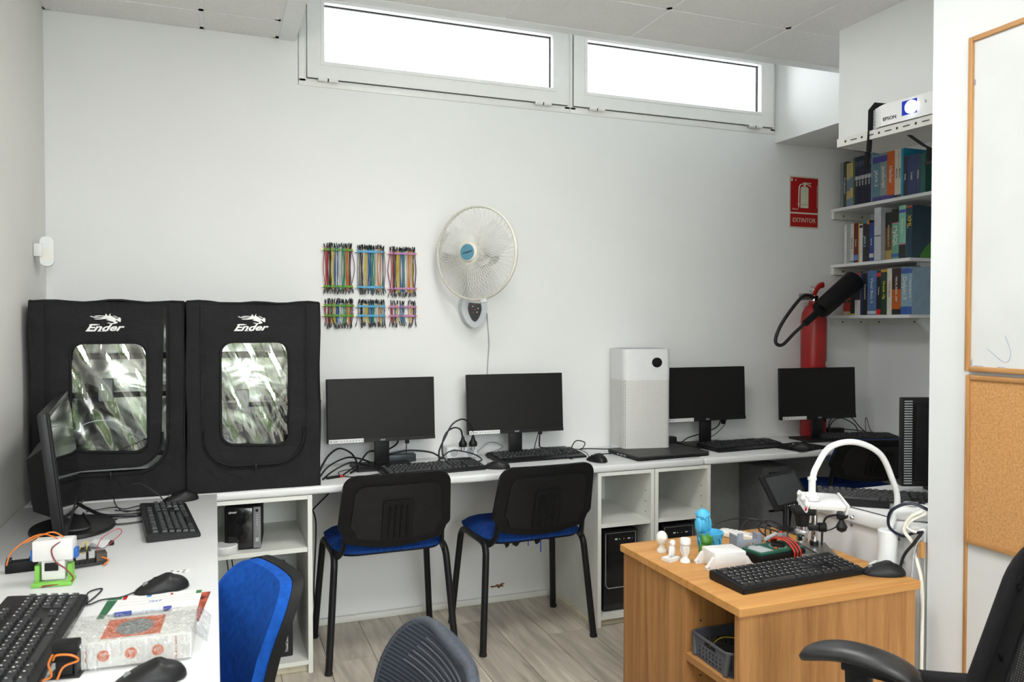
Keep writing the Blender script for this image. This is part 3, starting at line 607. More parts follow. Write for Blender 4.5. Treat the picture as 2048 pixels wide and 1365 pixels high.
MB().plate([(p[0], p[1]) for p in rrect(.46, .44, .12)], [], .43, .50).build('seat', m_fab, k, 50)
def kf(x, z, y=0):
    q = (z-.50)/.50; return (x, -.25-.11*q+.06*(2*x/.46)**2+y, z)
kol = []
for p in rrect(.47, .50, .13, 10, 0, .75): kol.append((p[0]*(1-.16*max(0, (p[1]-.68)/.32)), p[1]))
V, F = curved_plate([(x*.9, .75+(z-.75)*.9) for x, z in kol], kf, -.002, .001, 18); MB().add(V, F).build('backrest_mesh', m_bmesh, k, 60)
MB().tube([kf(x*.97, .75+(z-.75)*.97, 0) for x, z in kol], .021, 10, sq=(.8, 1.1), closed=True).build('backrest_frame', m_fab, k, 60)
kin = [(x*.91, .75+(z-.75)*.91) for x, z in kol]; kin2 = [(x*.74, .75+(z-.75)*.84) for x, z in kol]
n_ = len(kin); bv = [kf(x, z, -.006) for x, z in kin]+[kf(x, z, -.006) for x, z in kin2]+[kf(x, z, .006) for x, z in kin]+[kf(x, z, .006) for x, z in kin2]; bf = []
for i in range(n_):
    j = (i+1) % n_; bf += [(i, j, n_+j, n_+i), (2*n_+j, 2*n_+i, 3*n_+i, 3*n_+j), (n_+i, n_+j, 3*n_+j, 3*n_+i), (j, i, 2*n_+i, 2*n_+j)]
MB().add(bv, bf).build('inner_frame', m_black2, k, 40)
for z in (.60, .72, .86):
    for s in (-1, 1): MB().cyl(kf(s*.188, z, .006), kf(s*.188, z, .010), .007, n=10).build('bolt', m_gloss, k)
for s in (-1, 1):
    TA = TR((s*.285, -.01, 0), (0, 0, -s*30))
    def arm(u, v):
        a = 2*math.pi*u; y = -.13+.26*v; e = (1-abs(2*v-1)**5.5)**.5 if 0 < v < 1 else .02
        zc = .662-.028*(2*v-1)**2*(1.3 if v > .5 else .9)
        return (math.cos(a)*.043*e*(1-.1*v), y, zc+math.sin(a)*(.024 if math.sin(a) > 0 else .018)*max(e, .1))
    MB(TA).grid(arm, 24, 20).build('armrest_pad', m_foam, k, 60)
    MB(TA).bev(-.026, -.09, .630, .026, .030, .648, .004).build('armrest_plate', m_black, k)
    MB().tube(smooth_path([(s*.285, -.01, .635), (s*.288, -.015, .52), (s*.27, -.02, .44), (s*.15, -.02, .415)], 5), .022, 8, sq=(1.3, .8)).build('armrest_post', m_black, k, 60)
    MB().tube(smooth_path([(s*.27, -.06, .628), (s*.255, -.16, .632), (s*.225, -.235, .645)], 5), .018, 8, sq=(1.2, .9)).build('armrest_bracket', m_fab, k, 60)
MB().tube(smooth_path([(0, -.05, .41), (0, -.22, .39), (0, -.31, .45), (0, -.335, .62)], 5), .025, 8, sq=(.6, 1.3)).build('back_stem', m_black, k, 60)
# ============================================================ fabric printer tents
EMB = [(290,405),(320,393),(400,425),(520,440),(640,436),(700,420),(690,405),(600,405),(480,415),(410,405),(440,390),(540,378),(650,382),(735,388),(750,330),(765,318),(800,375),(830,392),(845,395),(860,345),(905,303),(890,350),(895,380),(940,405),(985,430),(1010,455),(1080,490),(1120,480),(1130,445),(1180,445),(1205,490),(1200,560),(1185,600),(1130,575),(1090,545),(1040,530),(1045,560),(1100,600),(1105,625),(1040,650),(930,665),(850,645),(780,620),(860,615),(900,635),(1000,625),(980,590),(900,565),(830,545),(760,515),(850,500),(790,490),(690,500),(590,510),(480,512),(410,495),(440,485),(560,485),(640,465),(650,455),(520,458),(400,452),(340,432)]
def tent(x0, x1, y0, label, film_label, open_door, side_pocket):
    Wd, H, Dp = x1-x0, .722, .43
    r = root('printer_tent', ((x0+x1)/2, y0, D), 0, label, 'printer tent', 'printer tents'); w = Wd/2
    F0 = AX((1, 0, 0), (0, 0, 1), (0, 0, 0))            # plate coords: x, z ; extrudes towards -y
    def sag(mb, amp=.004):
        for i, p in enumerate(mb.v):
            p.x += amp*math.sin(p.z*17+p.y*9+x0*30); p.y += amp*math.sin(p.z*13+p.x*21+1); p.z += amp*.8*math.sin(p.x*15+p.y*11+x0*9)*(1 if p.z > .3 else 0)
        return mb
    def wallgrid(fn, name, m, nu=14, nv=16): sag(MB().grid(fn, nu, nv)).build(name, m, r, 70)
    wallgrid(lambda u, v: (-w, Dp*(1-u), H*v), 'side_wall', m_fab); wallgrid(lambda u, v: (w, Dp*u, H*v), 'side_wall', m_fab)
    wallgrid(lambda u, v: (w-2*w*u, Dp, H*v), 'back_wall', m_fab); wallgrid(lambda u, v: (-w+2*w*u, Dp*v, H), 'roof', m_fab)
    e = .006
    wallgrid(lambda u, v: (-w+e, Dp*u, H*v), 'lining', m_foil); wallgrid(lambda u, v: (w-e, Dp*(1-u), H*v), 'lining', m_foil); wallgrid(lambda u, v: (-w+2*w*u, Dp-e, H*v), 'lining', m_foil)
    wallgrid(lambda u, v: (-w+2*w*u, Dp*(1-v), H-e), 'lining', m_foil); MB().box(-w+e, .01, .002, w-e, Dp-e, .005).build('lining', m_foil, r, 0)
    # front: fixed border with the arched doorway cut out
    a, bq, zb = -w+.060, w-.062, .098
    door = [(a, H-.012)]+[(a, .24)]
    for i in range(9): t_ = R(180+90*i/8); door.append((a+.11+.11*math.cos(t_), zb+.11+.11*math.sin(t_)))
    for i in range(9): t_ = R(270+90*i/8); door.append((bq-.11+.11*math.cos(t_), zb+.11+.11*math.sin(t_)))
    door += [(bq, .24), (bq, H-.012)]
    sag(MB().plate([(-w, 0), (w, 0), (w, H), (-w, H)], [door], -.002, .004, F0), .0025).build('front_border', m_fab, r, 0)
    # door flap with window
    def flap(p):
        x, z = p
        if open_door:
            if x > bq-.10: x -= .015*min(1, (x-bq+.10)/.10)*(1 if z < H-.06 else .35)
            if z < .23: z += .020*min(1, (.23-z)/.10)*min(1, max(0, (x-a)/.12))
        return (x, z)
    dl = [flap(p) for p in door]; wx0, wx1, wz0, wz1 = -.125, .125, .182, .572
    win = rrect(wx1-wx0, wz1-wz0, .046, 8, (wx0+wx1)/2, (wz0+wz1)/2); win = [(x, z+(.016*(1-(x-wx0)/(wx1-wx0)) - .016 if z < .38 else 0)) for x, z in win]
    sag(MB().plate(dl, [win], -.002, .0045, AX((1, 0, 0), (0, 0, 1), (0, -.002, 0))), .002).build('door_flap', m_fab, r, 0)
    fx = MB().grid(lambda u, v: (wx0-.008+(wx1-wx0+.016)*u, .001+.004*math.sin(u*19+v*7)*math.sin(v*11+u*5), wz0-.022+(wz1-wz0+.03)*v), 30, 40); tag(fx.build('window_film', m_film, r, 80), film_label)
    ring = [(x, -.0075, z) for x, z in win]; MB().tube(ring, .0045, 6, closed=True).build('window_binding', m_fab2, r, 60)
    MB().tube([(x, -.008, z) for x, z in (dl[1:-1] if open_door else door[1:-1])], .0052, 7).build('zipper', m_fab2, r, 60)
    MB().tube([(x, -.005, z) for x, z in [(x*1.045-.0, (z-.4)*1.035+.4) for x, z in door[1:-1]]], .003, 6).build('zipper_tape', m_fab2, r, 60)
    zp = MB().bev(-.004, -.020, zb-.022, .004, -.010, zb+.004, .002).build('zip_pull', m_black, r)
    for (p, q) in (((-w, 0), (-w, H)), ((w, 0), (w, H)), ((-w, H), (w, H)), ((-w, 0), (w, 0))):
        st = sag(MB().tube([(p[0]+(q[0]-p[0])*i/12, -.003, p[1]+(q[1]-p[1])*i/12+.004*math.sin(i*1.3+x0)*(p[1] == q[1] == H)) for i in range(13)], .0042, 6), .0025).build('edge_binding', m_fab2, r, 60)
    for s in (-1, 1): MB().tube([(s*w, Dp*i/6, H) for i in range(7)], .004, 6).build('edge_binding', m_fab2, r, 60)
    for x in (a-.012, bq+.012): MB().tube([(x, -.005, .25+(H-.26)*i/8) for i in range(9)], .0022, 6).build('seam', m_fab2, r, 60)
    # printed mark and lettering
    sc = .142/1290; cx = -.012
    em = MB().plate([((x-740)*sc+cx, (480-y)*sc+.660) for x, y in EMB], [], .0065, .0075, F0).build('emblem', m_logo, r, 0)
    for q in ([(975, 385), (985, 365), (1000, 400), (1040, 420), (1075, 445), (1070, 460), (1010, 425)], [(1015, 375), (1035, 380), (1045, 400), (1090, 420), (1120, 450), (1105, 455), (1060, 420)]):
        MB().plate([((x-740)*sc+cx, (480-y)*sc+.660) for x, y in q], [], .0065, .0075, F0).build('emblem_lock', m_logo, em, 0)
    tx = text('lettering', 'Ender', .0345, m_logo, AX((1, 0, 0), (0, 0, 1), (cx-.006, -.0075, .626)), r, .45, .0010, sx=1.42)
    sf = MB()
    for x_, w_, z_ in ((-.062, .030, .6145), (-.050, .034, .6375), (-.024, .013, .6145), (-.008, .013, .6145)):
        sf.box(x_+cx-.002, -.0078, z_-.0012, x_+w_+cx-.002, -.0070, z_+.0012)
    sf.build('lettering_serifs', m_logo, r, 0)
    if side_pocket:
        sag(MB().add([(w, .10, .10), (w, .30, .10), (w+.020, .30, .33), (w+.020, .10, .33), (w, .10, .34), (w, .30, .34)], [(0, 1, 2, 3), (3, 2, 5, 4), (0, 3, 4), (1, 5, 2)]), .001).build('side_pocket', m_fab, r, 0)
    return r
tent(-.607, -.106, 3.185, 'left black fabric printer tent with its door unzipped', 'crinkled clear window showing silver lining', True, False)
tent(-.096, .388, 3.172, 'right black fabric printer tent with its door zipped shut', 'crinkled clear window with bright reflections', False, True)
# ------------------------------------------------------------ 3D printers inside the tents
m_pr = mat('black_anodised_aluminium', (.02, .02, .022), .4, .5, nz=.05)
m_dispb = mat('blue_touch_display', (.01, .03, .12), .2, emit=(.05, .12, .45), es=.5)
def printer(x, y, label, blue):
    p = root('desktop_printer', (x, y, D+.006), 0, label, '3D printer', 'printers inside the tents')
    MB().bev(-.19, -.15, .0, .19, .17, .06, .006).build('base', m_pr, p)
    MB().bev(-.15, -.13, .085, .15, .15, .092, .002).build('print_bed', mat('pale_build_plate', (.5, .52, .52), .4), p)
    MB().cyl((0, -.05, .06), (0, -.05, .086), .02).build('bed_carriage', m_pr, p)
    for s in (-1, 1): MB().box(s*.19-.012, .05, .06, s*.19+.012, .09, .50).build('gantry_post', m_pr, p, 0)
    MB().box(-.20, .055, .495, .20, .085, .52).build('gantry_top', m_pr, p, 0)
    MB().box(-.19, .045, .345 if blue else .29, .19, .075, .365 if blue else .31).build('cross_rail', m_pr, p, 0)
    zc = .355 if blue else .30
    MB().bev(-.065, .0, zc-.02, -.015, .05, zc+.065, .004).build('print_head', m_lgrey, p)
    MB().cyl((-.04, .02, zc-.02), (-.04, .02, zc-.035), .006, .002, n=8).build('nozzle', m_chrome, p)
    if blue:
        d = MB().bev(.105, -.175, .02, .175, -.155, .075, .003).build('display', m_black, p); MB().box(.110, -.1762, .025, .170, -.1752, .07).build('display_screen', m_dispb, d, 0)
        MB().tube(smooth_path([(-.17, -.05, .13), (-.13, -.1, .24), (-.03, -.09, .27), (.08, -.07, .20), (.15, -.05, .14)], 6), .0025, 6).build('filament_tube', mat('translucent_ptfe', (.55, .62, .66), .3), p, 60)
        MB().tube(smooth_path([(-.18, -.06, .16), (-.06, -.11, .13), (.05, -.1, .17), (.12, -.07, .19), (.15, -.05, .13)], 6), .0035, 6).build('wiring_loom', m_cord, p, 60)
    else:
        MB().bev(-.03, -.12, .0925, .07, -.06, .125, .004).build('printed_part', mat('pale_tan_print', (.55, .40, .25), .6), p)
    return p
printer(-.355, 3.39, 'open-frame printer with blue display inside the left tent', True)
printer(.146, 3.375, 'open-frame printer with tan part inside the right tent', False)
# ============================================================ keyboards, mice, monitors
def key_layout():
    K = []; u = .019
    def row(y, ws, x=0):
        for w_ in ws:
            if w_ > 0: K.append((x+w_/2, y, w_))
            x += abs(w_)
    row(0, [1, -1]+[1]*4+[-.5]+[1]*4+[-.5]+[1]*4); row(1.35, [1]*13+[2]); row(2.35, [1.5]+[1]*12+[1.5]); row(3.35, [1.75]+[1]*11+[2.25]); row(4.35, [1.25]+[1]*11+[2.75]); row(5.35, [1.25]*3+[6.25]+[1.25]*4)
    row(0, [1]*3, 15.3); row(1.35, [1]*3, 15.3); row(2.35, [1]*3, 15.3); row(4.35, [-1, 1], 15.3); row(5.35, [1]*3, 15.3)
    for y in (1.35, 2.35, 3.35, 4.35): row(y, [1]*(4 if y != 4.35 else 4), 18.6)
    row(5.35, [2, 1, 1], 18.6)
    return [((x-11.3)*u, (2.68-y)*u, w_*u-.0032) for x, y, w_ in K]
KEYS = key_layout(); KM = {}
def key_shape(mb, x, y, z, w_, T=None):
    h = .0079; a = w_/2; b_ = .0078; c = .0019; g_ = .0075
    mb.add([(x-a, y-b_, z), (x+a, y-b_, z), (x+a, y+b_, z), (x-a, y+b_, z), (x-a+c, y-b_+c*.9, z+g_), (x+a-c, y-b_+c*.9, z+g_), (x+a-c, y+b_-c*1.3, z+g_), (x-a+c, y+b_-c*1.3, z+g_)],
           [(4, 5, 6, 7), (0, 1, 5, 4), (1, 2, 6, 5), (2, 3, 7, 6), (3, 0, 4, 7)], T)
def keyboard(loc, rz, label, single=False, legends=False, wrist=False):
    r = root('keyboard', loc, rz, label, 'keyboard', 'black computer keyboards')
    d0 = -.073-(.03 if wrist else 0); tl = Matrix.Rotation(R(4.5), 4, 'X')
    prof = [(d0, .0), (.074, .0), (.076, .012), (.074, .026), (.066, .0265), (-.064, .0155), (d0, .012 if not wrist else .008)]
    n = len(prof); vs = [(-.224, y, z) for y, z in prof]+[(.224, y, z) for y, z in prof]
    bm = bmesh.new(); V = [bm.verts.new(v) for v in vs]; bm.faces.new(V[:n][::-1]); bm.faces.new(V[n:])
    for i in range(n): j = (i+1) % n; bm.faces.new((V[i], V[j], V[n+j], V[n+i]))
    bmesh.ops.recalc_face_normals(bm, faces=bm.faces[:]); bmesh.ops.bevel(bm, geom=bm.edges[:], offset=.0022, segments=2, affect='EDGES'); bm.verts.index_update()
    MB().add([v.co.copy() for v in bm.verts], [tuple(v.index for v in f.verts) for f in bm.faces]).build('case', m_black, r, 40); bm.free()
    sl = (.0265-.0155)/.130
    if single:
        for x, y, w_ in KEYS:
            kk = round(w_, 4)
            if kk not in KM: mb = MB(); key_shape(mb, 0, 0, 0, w_); KM[kk] = mb.mesh('key', m_key, 0)
            o = bpy.data.objects.new('key', KM[kk]); COL.objects.link(o); o.parent = r; o.location = (x, y, .0155+(y+.064)*sl-.001); o.rotation_euler = (math.atan(sl), 0, 0)
    else:
        mb = MB()
        for x, y, w_ in KEYS: key_shape(mb, x, y, .0155+(y+.064)*sl-.001, w_)
        tag(mb.build('keys', m_key, r, 0), kind='stuff')
    if legends:
        lg = MB(); rn = random.Random(5)
        for x, y, w_ in KEYS:
            if w_ > .09: continue
            z = .0155+(y+.0665)*sl+.0068; s_ = .0011+rn.random()*.0009; xx = x-w_/2+.005; yy = y+.0022
            lg.add([(xx-s_, yy-.0016, z), (xx+s_, yy-.0016, z), (xx+s_, yy+.0016, z+.0003), (xx-s_, yy+.0016, z+.0003)], [(0, 1, 2, 3)])
            if rn.random() < .5: lg.add([(xx+.003, yy-.0055, z-.0004), (xx+.0045, yy-.0055, z-.0004), (xx+.0045, yy-.0035, z-.0002), (xx+.003, yy-.0035, z-.0002)], [(0, 1, 2, 3)])
        tag(lg.build('key_legends', m_txtw, r, 0), kind='stuff')
    return r
def mouse(loc, rz, label, cord=None):
    r = root('computer_mouse', loc, rz, label, 'mouse', 'black computer mice')
    def f(u, v):
        a = 2*math.pi*u; c, s_ = math.cos(a), math.sin(a); k = math.sin(min(1, v)*math.pi/2)
        px = .031*(abs(c)**.85)*(1 if c > 0 else -1)*(1-.10*s_*0); py = .056*(abs(s_)**.9)*(1 if s_ > 0 else -1)
        rr = math.cos(v*math.pi/2)**.75 if v < 1 else 0; Y = py*rr
        return (px*rr*(1-.08*math.cos(py*40)), Y, .003+(.034-.10*max(0, Y+.01)*.16/.056*1.2-.004*(Y < -.02))*k)
    SC = Matrix.Diagonal((1.1, 1.1, 1.08, 1)); mb = MB(SC).grid(f, 28, 12); mb.lathe([(.9, 0), (1, .0005), (1, .004)], 28, Matrix.Diagonal((.030, .054, 1, 1))); mb.build('shell', m_black, r, 60)
    MB().cyl((-.003, .036, .020), (.003, .036, .020), .0065, n=12).build('scroll_wheel', m_grey, r)
    MB().tube([(0, .012, .0352), (0, .020, .0338)], .0006, 4).build('button_gap', m_gloss, r)
    if cord: cable(None, cord, .0019, parent=r, name='cord')
    return r
Z = D+.0005
keyboard((.885, 3.30, Z), 4.5, 'black keyboard in front of the monitor beside the tents')
keyboard((1.44, 3.47, Z), 2.5, 'black keyboard in front of the second monitor from the tents', wrist=True)
keyboard((2.555, 3.375, Z), 3, 'black keyboard in front of the monitor beside the air purifier', wrist=True)
keyboard((3.33, 3.38, Z), -14, 'black keyboard in front of the monitor under the extinguisher')
keyboard((-.142, 2.735, Z), 97, 'black keyboard standing lengthwise before the left tent', True, wrist=False)
keyboard((-.366, 1.79, Z), 88, 'large black keyboard at the bottom left corner of the desk', True, True).scale = (1.08, 1.12, 1.1)
keyboard((1.545, 1.818, WZ+.0005), 2.5, 'black keyboard on the front edge of the beech desk', True, True)
keyboard((2.09, 1.99, RZ+.0005), -40, 'black keyboard on the white desk behind the gooseneck holder', wrist=True)
# cords are given in the mouse's own frame (front of the mouse is +y)
mouse((1.165, 3.262, Z), 62, 'black mouse touching the keyboard below the first monitor', [(0, .052, .008), (.01, .10, .004), (.03, .17, .01), (.0, .2, .03)])
mouse((1.662, 3.262, Z), 12, 'black mouse between the second keyboard and closed laptop', [(0, .052, .008), (.0, .085, .03), (-.04, .11, .045), (-.09, .12, .02), (-.08, .10, .004), (-.04, .12, .004)])
mouse((2.79, 3.20, Z+.003), 40, 'black mouse on a mouse mat under the extinguisher monitor', [(0, .052, .008), (.02, .09, .004), (.04, .16, .004)])
mouse((-.118, 3.065, Z), 104, 'black mouse between the left tent and lengthwise keyboard', [(0, .056, .008), (.03, .075, .03), (.03, .14, .075), (-.03, .22, .05), (-.08, .20, .004), (-.06, .12, .004)])
mouse((-.122, 2.045, Z), 103, 'black mouse lying above the printed leaflets', [(0, .056, .008), (-.01, .09, .004), (-.005, .13, .004), (-.02, .16, .004), (.07, .15, .003), (.085, .12, .003), (.05, .13, .003), (-.01, .165, .003), (-.02, .21, .003)])
mouse((-.112, 1.525, Z), 100, 'black mouse nearest to the camera at the bottom of the left desk', [(0, .056, .008), (-.03, .08, .004), (-.04, .16, .004)])
mouse((1.818, 1.738, WZ+.0005), 64, 'black mouse at the right end of the beech desk', [(0, .052, .008), (.02, .075, .004), (.025, .10, .004)])
tag(MB().plate(rrect(.27, .22, .02), [], 0, .003, TR((2.84, 3.27, Z), (0, 0, 12))).build('mouse_mat', m_fab2), 'thin black mouse mat on the alcove worktop', 'mouse mat')
def monitor(x, y, rz, zb, tilt, label, bl, bw):
    r = root('monitor', (x, y, Z), rz, label, 'monitor', 'identical black desk monitors')
    T = TR((0, 0, zb), (tilt, 0, 0)); w_, h = .487, .283
    MB(T).bev(-w_/2, .0, 0, w_/2, .024, h, .003).build('housing', m_black, r)
    MB(T).bev(-w_/2, -.004, .0, w_/2, .001, h, .0015, 1).build('bezel', m_black2, r)
    MB(T).box(-w_/2+.003, -.0046, .019, w_/2-.003, -.0038, h-.003).build('screen', m_screen, r, 0)
    MB(T).bev(-w_/2, -.007, 0, w_/2, -.003, .018, .001, 1).build('chin', m_black, r)
    text('logo', 'msi', .013, m_lgrey, T @ AX((1, 0, 0), (0, 0, 1), (.0, -.0073, .0085)), r, .2, .0002, sx=1.2)
    st = MB(T).box(-w_/2+.006, -.0078, .001, -w_/2+.158, -.0070, .0185).build('spec_sticker', m_paper, r, 0)
    ic = MB(T)
    for i, (a, b_, c) in enumerate([(.010, .012, .006), (.024, .030, .003)]+[(.058+i*.013, .0055, .005) for i in range(8)]): ic.box(-w_/2+a, -.0081, .0085-c/2+.001, -w_/2+a+b_*.7, -.0077, .0085+c/2+.001)
    ic.build('sticker_print', m_grey, st, 0)
    MB().bev(-.033, .006, .012, .033, .026, zb+.06, .003).build('neck', m_black, r)
    MB().plate(rrect(.262, .185, .010), [], 0, .010, TR((0, .0, 0))).build('base', m_black, r)
    MB(T).bev(-.10, .022, .05, .10, .042, .17, .006).build('rear_bulge', m_black, r)
    return r
monitor(.700, 3.475, 1.5, .115, -3.5, 'black monitor beside the right printer tent', 0, 0)
monitor(1.352, 3.50, -1, .118, -3.5, 'black monitor below the wall fan, right of the first monitor', 0, 0)
monitor(2.425, 3.49, 0, .13, -2.5, 'black monitor between the air purifier and the extinguisher', 0, 0)
monitor(3.122, 3.44, -4, .115, -2.5, 'black monitor standing in front of the fire extinguisher', 0, 0)
# wide monitor at the left wall, screen towards the room
r = root('wide_monitor', (-.417, 2.76, Z), 95.5, 'wide black monitor at the left wall, seen edge-on', 'monitor')
T = TR((0, .0, .06), (-6, 0, 0))
MB(T).bev(-.40, 0, 0, .40, .022, .345, .003).build('housing', m_black, r); MB(T).bev(-.40, -.006, 0, .40, .001, .345, .002, 1).build('bezel', m_black, r)
MB(T).box(-.388, -.0072, .022, .388, -.0058, .335).build('screen', m_screen2, r, 0)
MB(T).add([(-.21, .022, .02), (.21, .022, .02), (.21, .022, .24), (-.21, .022, .24), (-.17, .085, .05), (.17, .085, .05), (.17, .085, .20), (-.17, .085, .20)], [(0, 1, 5, 4), (1, 2, 6, 5), (2, 3, 7, 6), (3, 0, 4, 7), (4, 5, 6, 7)]).build('rear_housing', m_black2, r, 0)
MB().bev(-.03, .01, .01, .03, .05, .14, .004).build('neck', m_black, r)
MB().lathe([(.145, 0), (.15, .004), (.146, .012), (.06, .016), (0, .016)], 36, sq=(1, .8)).build('base', m_black, r, 40)
cable(None, [(.0, .03, .09), (-.05, .02, .05), (-.11, .02, .024), (-.10, -.05, .022), (-.02, -.03, .05)], .004, parent=r, name='lead')
# monitor on the alcove desk, its back to us
r = root('monitor', (2.482, 1.985, RZ+.0005), 159.2, 'black monitor with ribbed vents, back towards us at the partition', 'monitor')
MB().bev(-.24, -.045, .02, .24, -.02, .335, .004).build('housing', m_black, r); MB().bev(-.20, -.02, .04, .20, .005, .315, .008).build('rear_housing', m_black2, r)
vt = MB()
for i in range(34): vt.box(-.232, -.0205, .03+i*.0088, -.205, -.0165, .034+i*.0088); vt.box(.205, -.0205, .03+i*.0088, .232, -.0165, .034+i*.0088)
tag(vt.build('vent_ribs', m_lgrey, r, 0), kind='stuff')
MB().bev(-.10, .005, .10, .155, .015, .25, .003).build('mount_plate', m_grey, r)
MB().bev(-.05, -.01, .01, .05, .03, .12, .005).build('neck', m_black, r); MB().plate(rrect(.26, .2, .02), [], 0, .012).build('base', m_black, r)
# closed laptop
r = root('laptop', (2.035, 3.335, Z), 3, 'closed dark laptop lying before the air purifier', 'laptop')
m_lap = mat('charcoal_lid', (.035, .034, .033), .5, nz=.05)
MB().plate(rrect(.405, .275, .010), [], .0, .004, TR((0, 0, .0), (0, 0, 0))).build('bottom_cover', m_black2, r)
MB().plate(rrect(.41, .28, .012), [], .004, .013).build('base', m_black, r); MB().plate(rrect(.41, .28, .012), [], .014, .021).build('lid', m_lap, r, 0)
for i in range(3): MB().box(-.2062, -.03+i*.03, .006, -.2045, -.012+i*.03, .0115).build('port', m_lgrey, r, 0)
# air purifier
r = root('air_purifier', (2.032, 3.512, Z), -10, 'tall white air purifier with round black display', 'air purifier'); r.scale = (1.08, 1.05, 1)
ol = rrect(.232, .215, .028, 6)
MB().plate(ol, [], .36, .515).build('upper_body', m_white, r, 40)
MB().plate([(x*.995, y*.995) for x, y in ol], [], .012, .36).build('grille', m_perf, r, 40)
MB().plate(ol, [], .0, .022).build('base', m_white, r, 40)
MB().plate([(x*.86, y*.86) for x, y in ol], [], .5152, .5162).build('top_vent', m_lgrey, r, 40)
MB().cyl((.046, -.1072, .448), (.046, -.1092, .448), .0245, n=28).build('display', m_gloss, r)
# PC towers in the twin cabinets
def tower(x, label):
    r = root('computer_tower', (x, 3.40, .053), 0, label, 'computer', 'black tower computers')
    MB().bev(-.088, -.19, 0, .088, .19, .375, .004).build('case', m_black2, r); MB().bev(-.088, -.205, .004, .088, -.19, .372, .004).build('front_bezel', m_gloss, r)
    fr = [(-.078, .362), (-.078, .125), (-.066, .108), (.066, .108), (.078, .125), (.078, .362)]
    MB().tube([(a, -.206, b_) for a, b_ in fr], .0022, 6, closed=True).build('silver_outline', m_silver, r)
    MB().box(-.074, -.207, .268, .074, -.2055, .273).build('drive_seam', m_black2, r, 0)
    q = MB().bev(.018, -.211, .118, .054, -.205, .154, .004).build('power_button', m_silver, r); MB().bev(.026, -.2125, .126, .046, -.211, .146, .002).build('button_cap', m_lgrey, q)
    for i, c in enumerate(((.7, .7, .7), (.2, .8, .2), (.9, .15, .1), (.75, .75, .75), (.05, .12, .6))): MB().box(-.030+i*.022, -.2075, .33, -.030+i*.022+(.012 if i in (0, 3) else .004), -.2055, .334 if i else .336).build('front_port', mat('port_tint_%d' % i, c, .4), r, 0)
tower(1.752, 'black tower computer in the left twin cabinet beside the second chair')
tower(2.064, 'black tower computer in the right twin cabinet, mostly behind the beech desk')
# network storage box, puck and mini computer in the cabinet under the tents
r = root('network_storage', (.115, 3.30, .5005), -6, 'glossy black two-bay network storage box on the cabinet shelf', 'storage device')
MB().bev(-.075, -.09, 0, .06, .12, .17, .008, 3).build('case', m_black2, r)
MB().bev(-.062, -.098, .006, .030, -.088, .164, .003).build('drive_door', m_gloss, r); MB().bev(.031, -.096, .004, .060, -.088, .166, .004).build('control_strip', m_grey, r)
text('lettering', 'QNAP', .010, m_txtw, AX((1, 0, 0), (0, 0, 1), (-.045, -.0983, .148)), r, .2, .0003, sx=1.1)
for i in range(5): MB().cyl((.046, -.0962, .135-i*.010), (.046, -.0972, .135-i*.010), .0016, n=8).build('status_light', m_txtw, r)
MB().cyl((.046, -.0962, .152), (.046, -.0972, .152), .006, n=14).build('power_button', m_black, r); MB().box(.040, -.097, .03, .052, -.0958, .045).build('usb_port', m_lgrey, r, 0)
r = root('white_puck', (.03, 3.20, .5005), 0, 'round white puck device at the left of the cabinet shelf', 'device')
MB().lathe([(.0, 0), (.048, 0), (.05, .003), (.05, .026), (.046, .030), (0, .030)], 30).build('body', m_white, r, 40)
r = root('mini_computer', (.215, 3.40, .053), 0, 'slim black desktop computer standing at the cabinet bottom', 'computer')
MB().bev(-.07, -.18, 0, .07, .18, .285, .003).build('case', m_black2, r)
MB().box(-.068, -.184, .165, .068, -.18, .283).build('port_panel', m_gloss, r, 0); MB().box(-.068, -.184, .003, .068, -.18, .162).build('vent_panel', m_black, r, 0)
for i in range(4): MB().box(.035, -.1855, .185+i*.026, .043, -.184, .197+i*.026).build('usb_port', mat('blue_usb', (.05, .25, .6), .4) if i in (0, 3) else m_lgrey, r, 0)
text('lettering', 'ThinkCentre', .014, m_txtw, AX((0, 0, 1), (-1, 0, 0), (.047, -.1845, .055)), r)
# ============================================================ things on the back wall
# wall fan
r = root('wall_fan', (1.172, YB-.002, 1.365), 0, 'white wall-mounted fan with round wire grille and blue badge', 'fan')
def bb(u, v):
    a = 2*math.pi*u; return (.066*math.cos(a), -.0-.06*v, .075+.078*math.sin(a)*(1-.0*v))
ol = [(.066*math.cos(R(a))*(1-.25*max(0, -math.sin(R(a)))), .085+.088*math.sin(R(a))) for a in range(0, 360, 12)]
m_fan = mat('fan_white_plastic', (.74, .75, .74), .4, nz=.01); m_fang = mat('fan_grey_plastic', (.58, .61, .65), .4, nz=.02)
MB().plate(ol, [], 0, .055, AX((1, 0, 0), (0, 0, 1))).build('wall_base', m_fang, r, 40)
MB().plate([(.034*math.cos(R(a))*(1-.3*max(0, -math.sin(R(a)))), .085+.058*math.sin(R(a))) for a in range(0, 360, 12)], [], .055, .060, AX((1, 0, 0), (0, 0, 1))).build('control_panel', m_gloss, r, 40)
for i, (x, z) in enumerate(((-.012, .10), (0, .085), (.015, .09), (-.008, .07), (.010, .072), (0, .108))): MB().cyl((x, -.060, z), (x, -.062, z), .0028, n=8).build('indicator', mat('red_indicator', (.5, .02, .02), .4) if i % 2 else m_txtw, r)
MB().tube(smooth_path([(.0, -.04, .12), (.005, -.055, .20), (.0, -.07, .27), (-.005, -.12, .325)], 5), .036, 12, sq=(.8, 1.1)).build('neck', m_fan, r, 60)
hd = Matrix.Translation((-.052, -.235, .338)) @ AX((math.cos(R(51)), -math.sin(R(51)), 0), (0, 0, 1), (0, 0, 0))
MB(hd).lathe([(.0, -.14), (.045, -.135), (.055, -.10), (.055, -.045), (.0, -.04)], 24).build('motor_housing', m_fan, r, 40)
RF = .213
